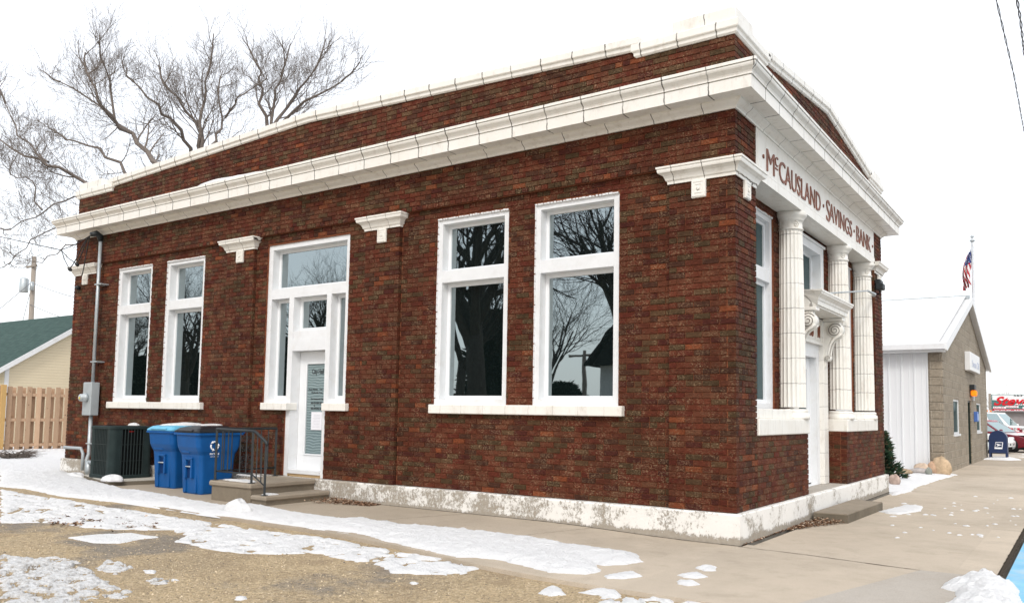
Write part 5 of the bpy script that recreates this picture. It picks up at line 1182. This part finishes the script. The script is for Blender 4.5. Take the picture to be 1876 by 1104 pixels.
# flagpole and flag
fpt = at(1781, 437, 30); fb = at(1785, 580, 30)
fp = empty('flagpole', (fpt.x, 30, -.4), 'tall white flagpole with a ball on top behind the shop', 'flagpole')
b_ = MB(); b_.tube([(fpt.x, 30, -.4), (fpt.x, 30, fpt.z)], [.10, .05], 12); b_.build('pole', simple('white pole', (.50, .52, .54), .4), fp)
b_ = MB(); b_.lathe([(0, 0), (.05, .01), (.075, .06), (.05, .12), (0, .14)], (fpt.x, 30, fpt.z+.02), 12); b_.lathe([(.10, -.12), (.10, -.06)], (fpt.x, 30, fpt.z), 10); b_.build('finial', MT['galv'], fp)
fm = N('striped flag cloth'); g_ = fm.n('UVMap')
fbm_ = MB(); nu, nv = 16, 40; vs = []; mi = []
for j in range(nv+1):
    t = j/nv; z = fpt.z-.42-1.55*t; wd = .12+.26*min(1, t*1.6)*(1-.25*t)
    for i in range(nu+1):
        s_ = i/nu; vs.append((fpt.x-.07-wd*s_+.04*math.sin(6*t+s_*3), 30-.10+.16*math.sin(s_*15+t*2)*(.3+t), z-.25*s_))
for j in range(nv):
    for i in range(nu):
        canton = (j < nv*.36 and i < nu*.75); st_i = int((i/nu*4.2+j/nv*5.5)*1.6) % 2
        star = canton and (i*3+j*5) % 7 == 0
        mi.append((2 if not star else 1) if canton else st_i)
k0 = len(fbm_.v); fbm_.v += vs; nn = nu+1
for q, (j, i) in enumerate([(j, i) for j in range(nv) for i in range(nu)]): fbm_.f.append((j*nn+i, j*nn+i+1, (j+1)*nn+i+1, (j+1)*nn+i)); fbm_.mi.append(mi[q]); fbm_.sm.append(True)
tag(fbm_.build('flag', [simple('flag red', (.45, .02, .03)), simple('flag white', (.8, .8, .8)), simple('flag blue', (.03, .05, .2))]), 'american flag hanging limp from the flagpole', 'flag')
# mailbox
mbx = empty('mailbox', (.57, 24.7, -.34), 'dark blue street mailbox with white eagle emblem beside the shop corner', 'mailbox')
c_ = Vector((.57, 24.7, -.34)); pr = [(-.28, .22), (-.28, .72)]+[(-.28*math.cos(R(a)), .72+.28*math.sin(R(a))) for a in range(10, 180, 10)]+[(.28, .72), (.28, .22)]
mbl = simple('mailbox blue', (.006, .022, .085), .4, var=.1)
b_ = MB(); b_.prism([(c_.x+a, c_.z+b) for a, b in pr], c_.y-.26, c_.y+.26, 'y'); b_.build('body', mbl, mbx)
for sx in (-1, 1):
    for sy in (-1, 1): b_ = MB(); b_.bbox(c_.x+sx*.25-.03, c_.y+sy*.22-.03, c_.z, c_.x+sx*.25+.03, c_.y+sy*.22+.03, c_.z+.24, .004); b_.build('leg', mbl, mbx)
b_ = MB(); b_.prism([(c_.x-.11, c_.z+.36), (c_.x+.13, c_.z+.36), (c_.x+.16, c_.z+.60), (c_.x-.07, c_.z+.60)], c_.y-.266, c_.y-.2605, 'y'); em1 = b_.build('emblem', MT['whitemark'], mbx)
b_ = MB(); b_.prism([(c_.x-.085, c_.z+.42), (c_.x+.115, c_.z+.42), (c_.x+.135, c_.z+.58), (c_.x-.06, c_.z+.58)], c_.y-.269, c_.y-.2665, 'y'); b_.build('emblem_field', mbl, em1)
b_ = MB(); b_.prism([(c_.x-.07, c_.z+.55), (c_.x+.06, c_.z+.52), (c_.x+.12, c_.z+.50), (c_.x+.02, c_.z+.47), (c_.x-.05, c_.z+.44), (c_.x-.01, c_.z+.49)], c_.y-.272, c_.y-.2695, 'y'); b_.build('eagle_mark', MT['whitemark'], em1)

# ---------------------------------------------------------------- cars
carglass = glass_mat('car glass', .45, (.05, .09, .09), (.85, .97, .97))
tyre = MT['rubber']
def car(label, cat, col, loc, rz, snow=False, truck=False, name='parked_car', rough=.25):
    t = empty(name, (0, 0, 0), label, cat, 'vehicles on the car lot'); paint = simple(name+' paint', col, rough, var=.03); hw = .88 if not truck else .98
    b_ = MB()
    if not truck:
        prof = [(-2.25, .32), (-2.28, .60), (-2.15, .88), (-1.5, .93), (.85, .90), (1.7, .78), (2.15, .66), (2.28, .50), (2.25, .30), (1.8, .22), (-1.8, .22)]
        gh = [(-1.75, .90), (-1.15, 1.38), (-.7, 1.45), (.05, 1.44), (.95, .88)]
    else:
        prof = [(-2.6, .45), (-2.6, 1.05), (-.2, 1.10), (1.15, 1.14), (2.3, 1.08), (2.55, .95), (2.6, .45), (-2.0, .38)]
        gh = [(-.9, 1.10), (-.85, 1.85), (-.6, 1.92), (.45, 1.90), (1.15, 1.12)]
    def slab(pr, levels, nm, mat, par):
        q = MB(); rg = []
        for (y, sc, dz) in levels: cx_ = sum(p[0] for p in pr)/len(pr); rg.append([(cx_+(p[0]-cx_)*sc, y, p[1]*(1)+dz*(p[1]-.2)) for p in pr])
        q.rings(rg, sm=False); return q.build(nm, mat, par, True)
    body = slab(prof, [(-hw, .965, -.02), (-hw+.06, .99, 0), (-hw*.6, 1.0, .012), (0, 1.01, .02), (hw*.6, 1, .012), (hw-.06, .99, 0), (hw, .965, -.02)], 'body', paint, t)
    q = MB(); w0, w1 = hw-.06, hw-.24; n = len(gh); zt = max(p[1] for p in gh); zb = gh[0][1]
    ry = lambda z: w0+(w1-w0)*(z-zb)/(zt-zb)
    q.rings([[(p[0], -ry(p[1]), p[1]) for p in gh], [(p[0], ry(p[1]), p[1]) for p in gh]]); cabin = q.build('cabin', paint, t, True)
    q = MB()                                            # windows, set just proud of the cabin
    def lerp2(a, b, t_): return (a[0]+(b[0]-a[0])*t_, a[1]+(b[1]-a[1])*t_)
    A, B, Cc, D, E_ = gh
    for s in (-1, 1):
        lo_a = (A[0]+.28, zb+.05); lo_b = (E_[0]-.22, zb+.05); hi_a = (B[0]+.12, zt-.09); hi_b = (D[0]+.02, zt-.09); mid = (lo_a[0]+lo_b[0])/2
        for (p0, p1, p2, p3) in ((lo_a, (mid-.04, lo_a[1]), ((hi_a[0]+hi_b[0])/2-.04, hi_a[1]), hi_a), ((mid+.04, lo_a[1]), lo_b, hi_b, ((hi_a[0]+hi_b[0])/2+.04, hi_a[1]))):
            q.add([(p[0], s*(ry(p[1])+.006), p[1]) for p in (p0, p1, p2, p3)], [(0, 1, 2, 3)])
    for (p, r_) in ((lerp2(D, E_, .1), lerp2(D, E_, .93)), (lerp2(B, A, .12), lerp2(B, A, .9))):
        ox = .008 if p[0] > -.5 else -.008
        q.add([(p[0]+ox, -ry(p[1])+.09, p[1]+.006), (r_[0]+ox, -ry(r_[1])+.08, r_[1]+.006), (r_[0]+ox, ry(r_[1])-.08, r_[1]+.006), (p[0]+ox, ry(p[1])-.09, p[1]+.006)], [(0, 1, 2, 3)])
    q.build('windows', carglass, cabin, True)
    R_ = .33 if not truck else .40
    for x in ((-1.42, 1.42) if not truck else (-1.7, 1.75)):
        for s in (-1, 1):
            q = MB(); y = s*(hw-.1); q.lathe([(.0, y-.1*s), (R_, y-.1*s), (R_+.01, y-.06*s), (R_+.01, y+.08*s), (R_-.03, y+.105*s), (0, y+.105*s)], (x, 0, R_), 24, axis='y'); wh = q.build('wheel', tyre, t, True)
            q = MB(); q.lathe([(0, y+.10*s), (R_*.62, y+.10*s), (R_*.58, y+.112*s), (.0, y+.118*s)], (x, 0, R_), 18, axis='y'); q.build('rim', MT['galv'], wh, True)
    fx0 = prof[6][0] if not truck else 2.55; zh = .60 if not truck else .82
    for s in (-1, 1):
        q = MB(); q.bbox(fx0-.12, s*.62-.15, zh-.02, fx0+.06, s*.62+.15, zh+.12, .03); q.build('headlight', simple('headlamp', (.75, .78, .8), .15), t, True)
        q = MB(); q.bbox(.95, s*(hw+.07)-.06, zb+.03, 1.07, s*(hw+.07)+.06, zb+.16, .02); q.build('mirror', paint, t, True)
    q = MB(); q.bbox(fx0-.02, -.42, .36, fx0+.13, .42, .52, .02); q.build('grille', MT['rubber'], t, True)
    q = MB(); q.box(prof[0][0]+.2, -hw+.02, .15, 2.1, hw-.02, .30); q.build('sills', MT['rubber'], t, True)
    if snow:
        q = MB(); q.rings([rrect(1.45, 0, 1.2, 1.5, .80, .1), rrect(1.5, 0, 1.1, 1.4, .88, .1)]); q.build('hood_snow', MT['snow'], t, True)
    if truck:
        q = MB(); q.bbox(-.5, -.65, 1.93, -.2, .65, 2.04, .02); lb = q.build('light_bar', simple('amber bar', (.75, .22, .03), .3), t, True)
        q = MB(); q.bbox(-.19, -.12, 1.935, -.17, .12, 2.03, .002); q.build('bar_lens', MT['whitemark'], lb, True)
        q = MB(); q.box(-4.6, -.95, .95, -1.0, .95, 1.1); q.build('flat_bed', paint, t, True)
        text('FORD 350', (1.0, -.99, .95), (90, 0, 0), MT['ironwork'], body, width=.9, height=.09, ext=.004, local=True)
    t.location = loc; t.rotation_euler = (0, 0, R(rz)); return t
bp = at(1853, 800, 34)
car('white sedan parked nearest the mailbox', 'car', (.72, .74, .74), (bp.x-2.25, 34.6, -.47), -8)
car('dark red sedan with snow on its hood beyond the white sedan', 'car', (.16, .012, .02), (-.75, 37.2, -.47), -22, snow=True)
car('bright red car behind the dark red sedan', 'car', (.45, .015, .03), (-.9, 41.0, -.44), -6, snow=False)
car('white tow truck with amber roof lights at the back of the lot', 'tow truck', (.74, .76, .76), (-1.35, 46.2, -.45), -12, truck=True, name='tow_truck')
# lot sign
YB = 52; a0 = at(1816, 722, YB); a1 = at(1816, 752, YB); SW = 5.2; sx0 = a0.x
bb = empty('lot_sign', (sx0, YB, -.4), 'roadside car lot sign with red script name on green and white', 'sign')
b_ = MB(); b_.box(sx0, YB, a1.z, sx0+SW, YB+.12, a0.z); b_.build('board', simple('sign green', (.06, .16, .15), .5, var=.1), bb)
H = a0.z-a1.z
b_ = MB(); b_.prism([(sx0+.05, a1.z+H*.66), (sx0+.05, a0.z-.04), (sx0+SW-.05, a0.z-.04), (sx0+SW-.05, a1.z+H*.5), (sx0+2.2, a1.z+H*.5), (sx0+1.0, a1.z+H*.6)], YB-.008, YB-.002, 'y'); b_.build('white_field', MT['white'], bb)
b_ = MB(); b_.box(sx0+.05, YB-.008, a1.z+.01, sx0+SW-.05, YB-.002, a1.z+H*.12); b_.build('red_strip', simple('sign red', (.5, .015, .04)), bb)
for x in (sx0-.1, sx0+SW): b_ = MB(); b_.box(x-.06, YB-.04, -.5, x+.08, YB+.14, a0.z+.06); b_.build('post', MT['poleW'], bb)
red = simple('script red', (.55, .02, .03)); RX = (90, 0, 0)
text("Steve's", (sx0+.12, YB-.010, a1.z+H*.33), RX, red, bb, width=2.6, height=H*.56, ext=.02, shear=.45, bold=.03)
text('Auto Sales, Inc.', (sx0+1.25, YB-.010, a1.z+H*.33), RX, MT['whitemark'], bb, width=2.3, height=H*.12, ext=.035, shear=.2, bold=.02)
text('563 225-1030', (sx0+1.25, YB-.010, a1.z+H*.88), RX, MT['ironwork'], bb, width=1.9, height=H*.10, ext=.01, bold=.01)
text('www.stevesautosales', (sx0+.12, YB-.010, a1.z+H*.03), RX, MT['whitemark'], bb, width=3.9, height=H*.07, ext=.01, bold=.02)
for i, (t_, xx, zz) in enumerate((('SALES', .12, .17), ('SERVICE', .82, .22), ('TOWING', 1.75, .16), ('BODY', 2.6, .22))):
    MB().box(sx0+xx-.03, YB-.012, a1.z+H*(zz-.02), sx0+xx+.68, YB-.003, a1.z+H*(zz+.09)).build('tag_panel', MT['whitemark'], bb)
    text(t_, (sx0+xx, YB-.014, a1.z+H*zz), RX, red, bb, width=.6, height=H*.07, ext=.004, bold=.01)
gb_ = at(1825, 752, 62)
gs = empty('grey_shed', (0, 66, -.5), 'low grey building across the back of the car lot', 'building')
b_ = MB(); b_.box(gb_.x, 62, -.6, gb_.x+16, 70, 1.75); b_.build('wall', simple('grey metal siding', (.27, .25, .25), .6, var=.1, scale=2), gs)
b_ = MB(); b_.prism([(61.6, 1.75), (66, 2.0), (70.4, 1.75), (70.4, 1.65), (61.6, 1.65)], gb_.x-.3, gb_.x+16.3, 'x'); b_.build('roof', MT['galv'], gs)
rsb = random.Random(4)
tw_ = empty('bare_tree', (-5, 95, -.5), 'hazy bare tree far beyond the car lot by the shop corner', 'tree'); c = MB()
for k in range(5): grow(c, rsb, Vector((-5+k*.2, 95, -.5)), Vector((rsb.uniform(-.3, .3), 0, 1)), 3.0, .1, 3, .05)
c.build('crown', MT['bark'], tw_)

for m_ in bpy.data.materials:
    if m_.use_nodes and 'Principled BSDF' in m_.node_tree.nodes:
        b_ = m_.node_tree.nodes['Principled BSDF']
        if b_.inputs['Roughness'].default_value >= .6: b_.inputs['Specular IOR Level'].default_value = .12
        elif b_.inputs['Roughness'].default_value >= .4 and m_.name.startswith(('blue rec', 'dark green')): b_.inputs['Specular IOR Level'].default_value = .25
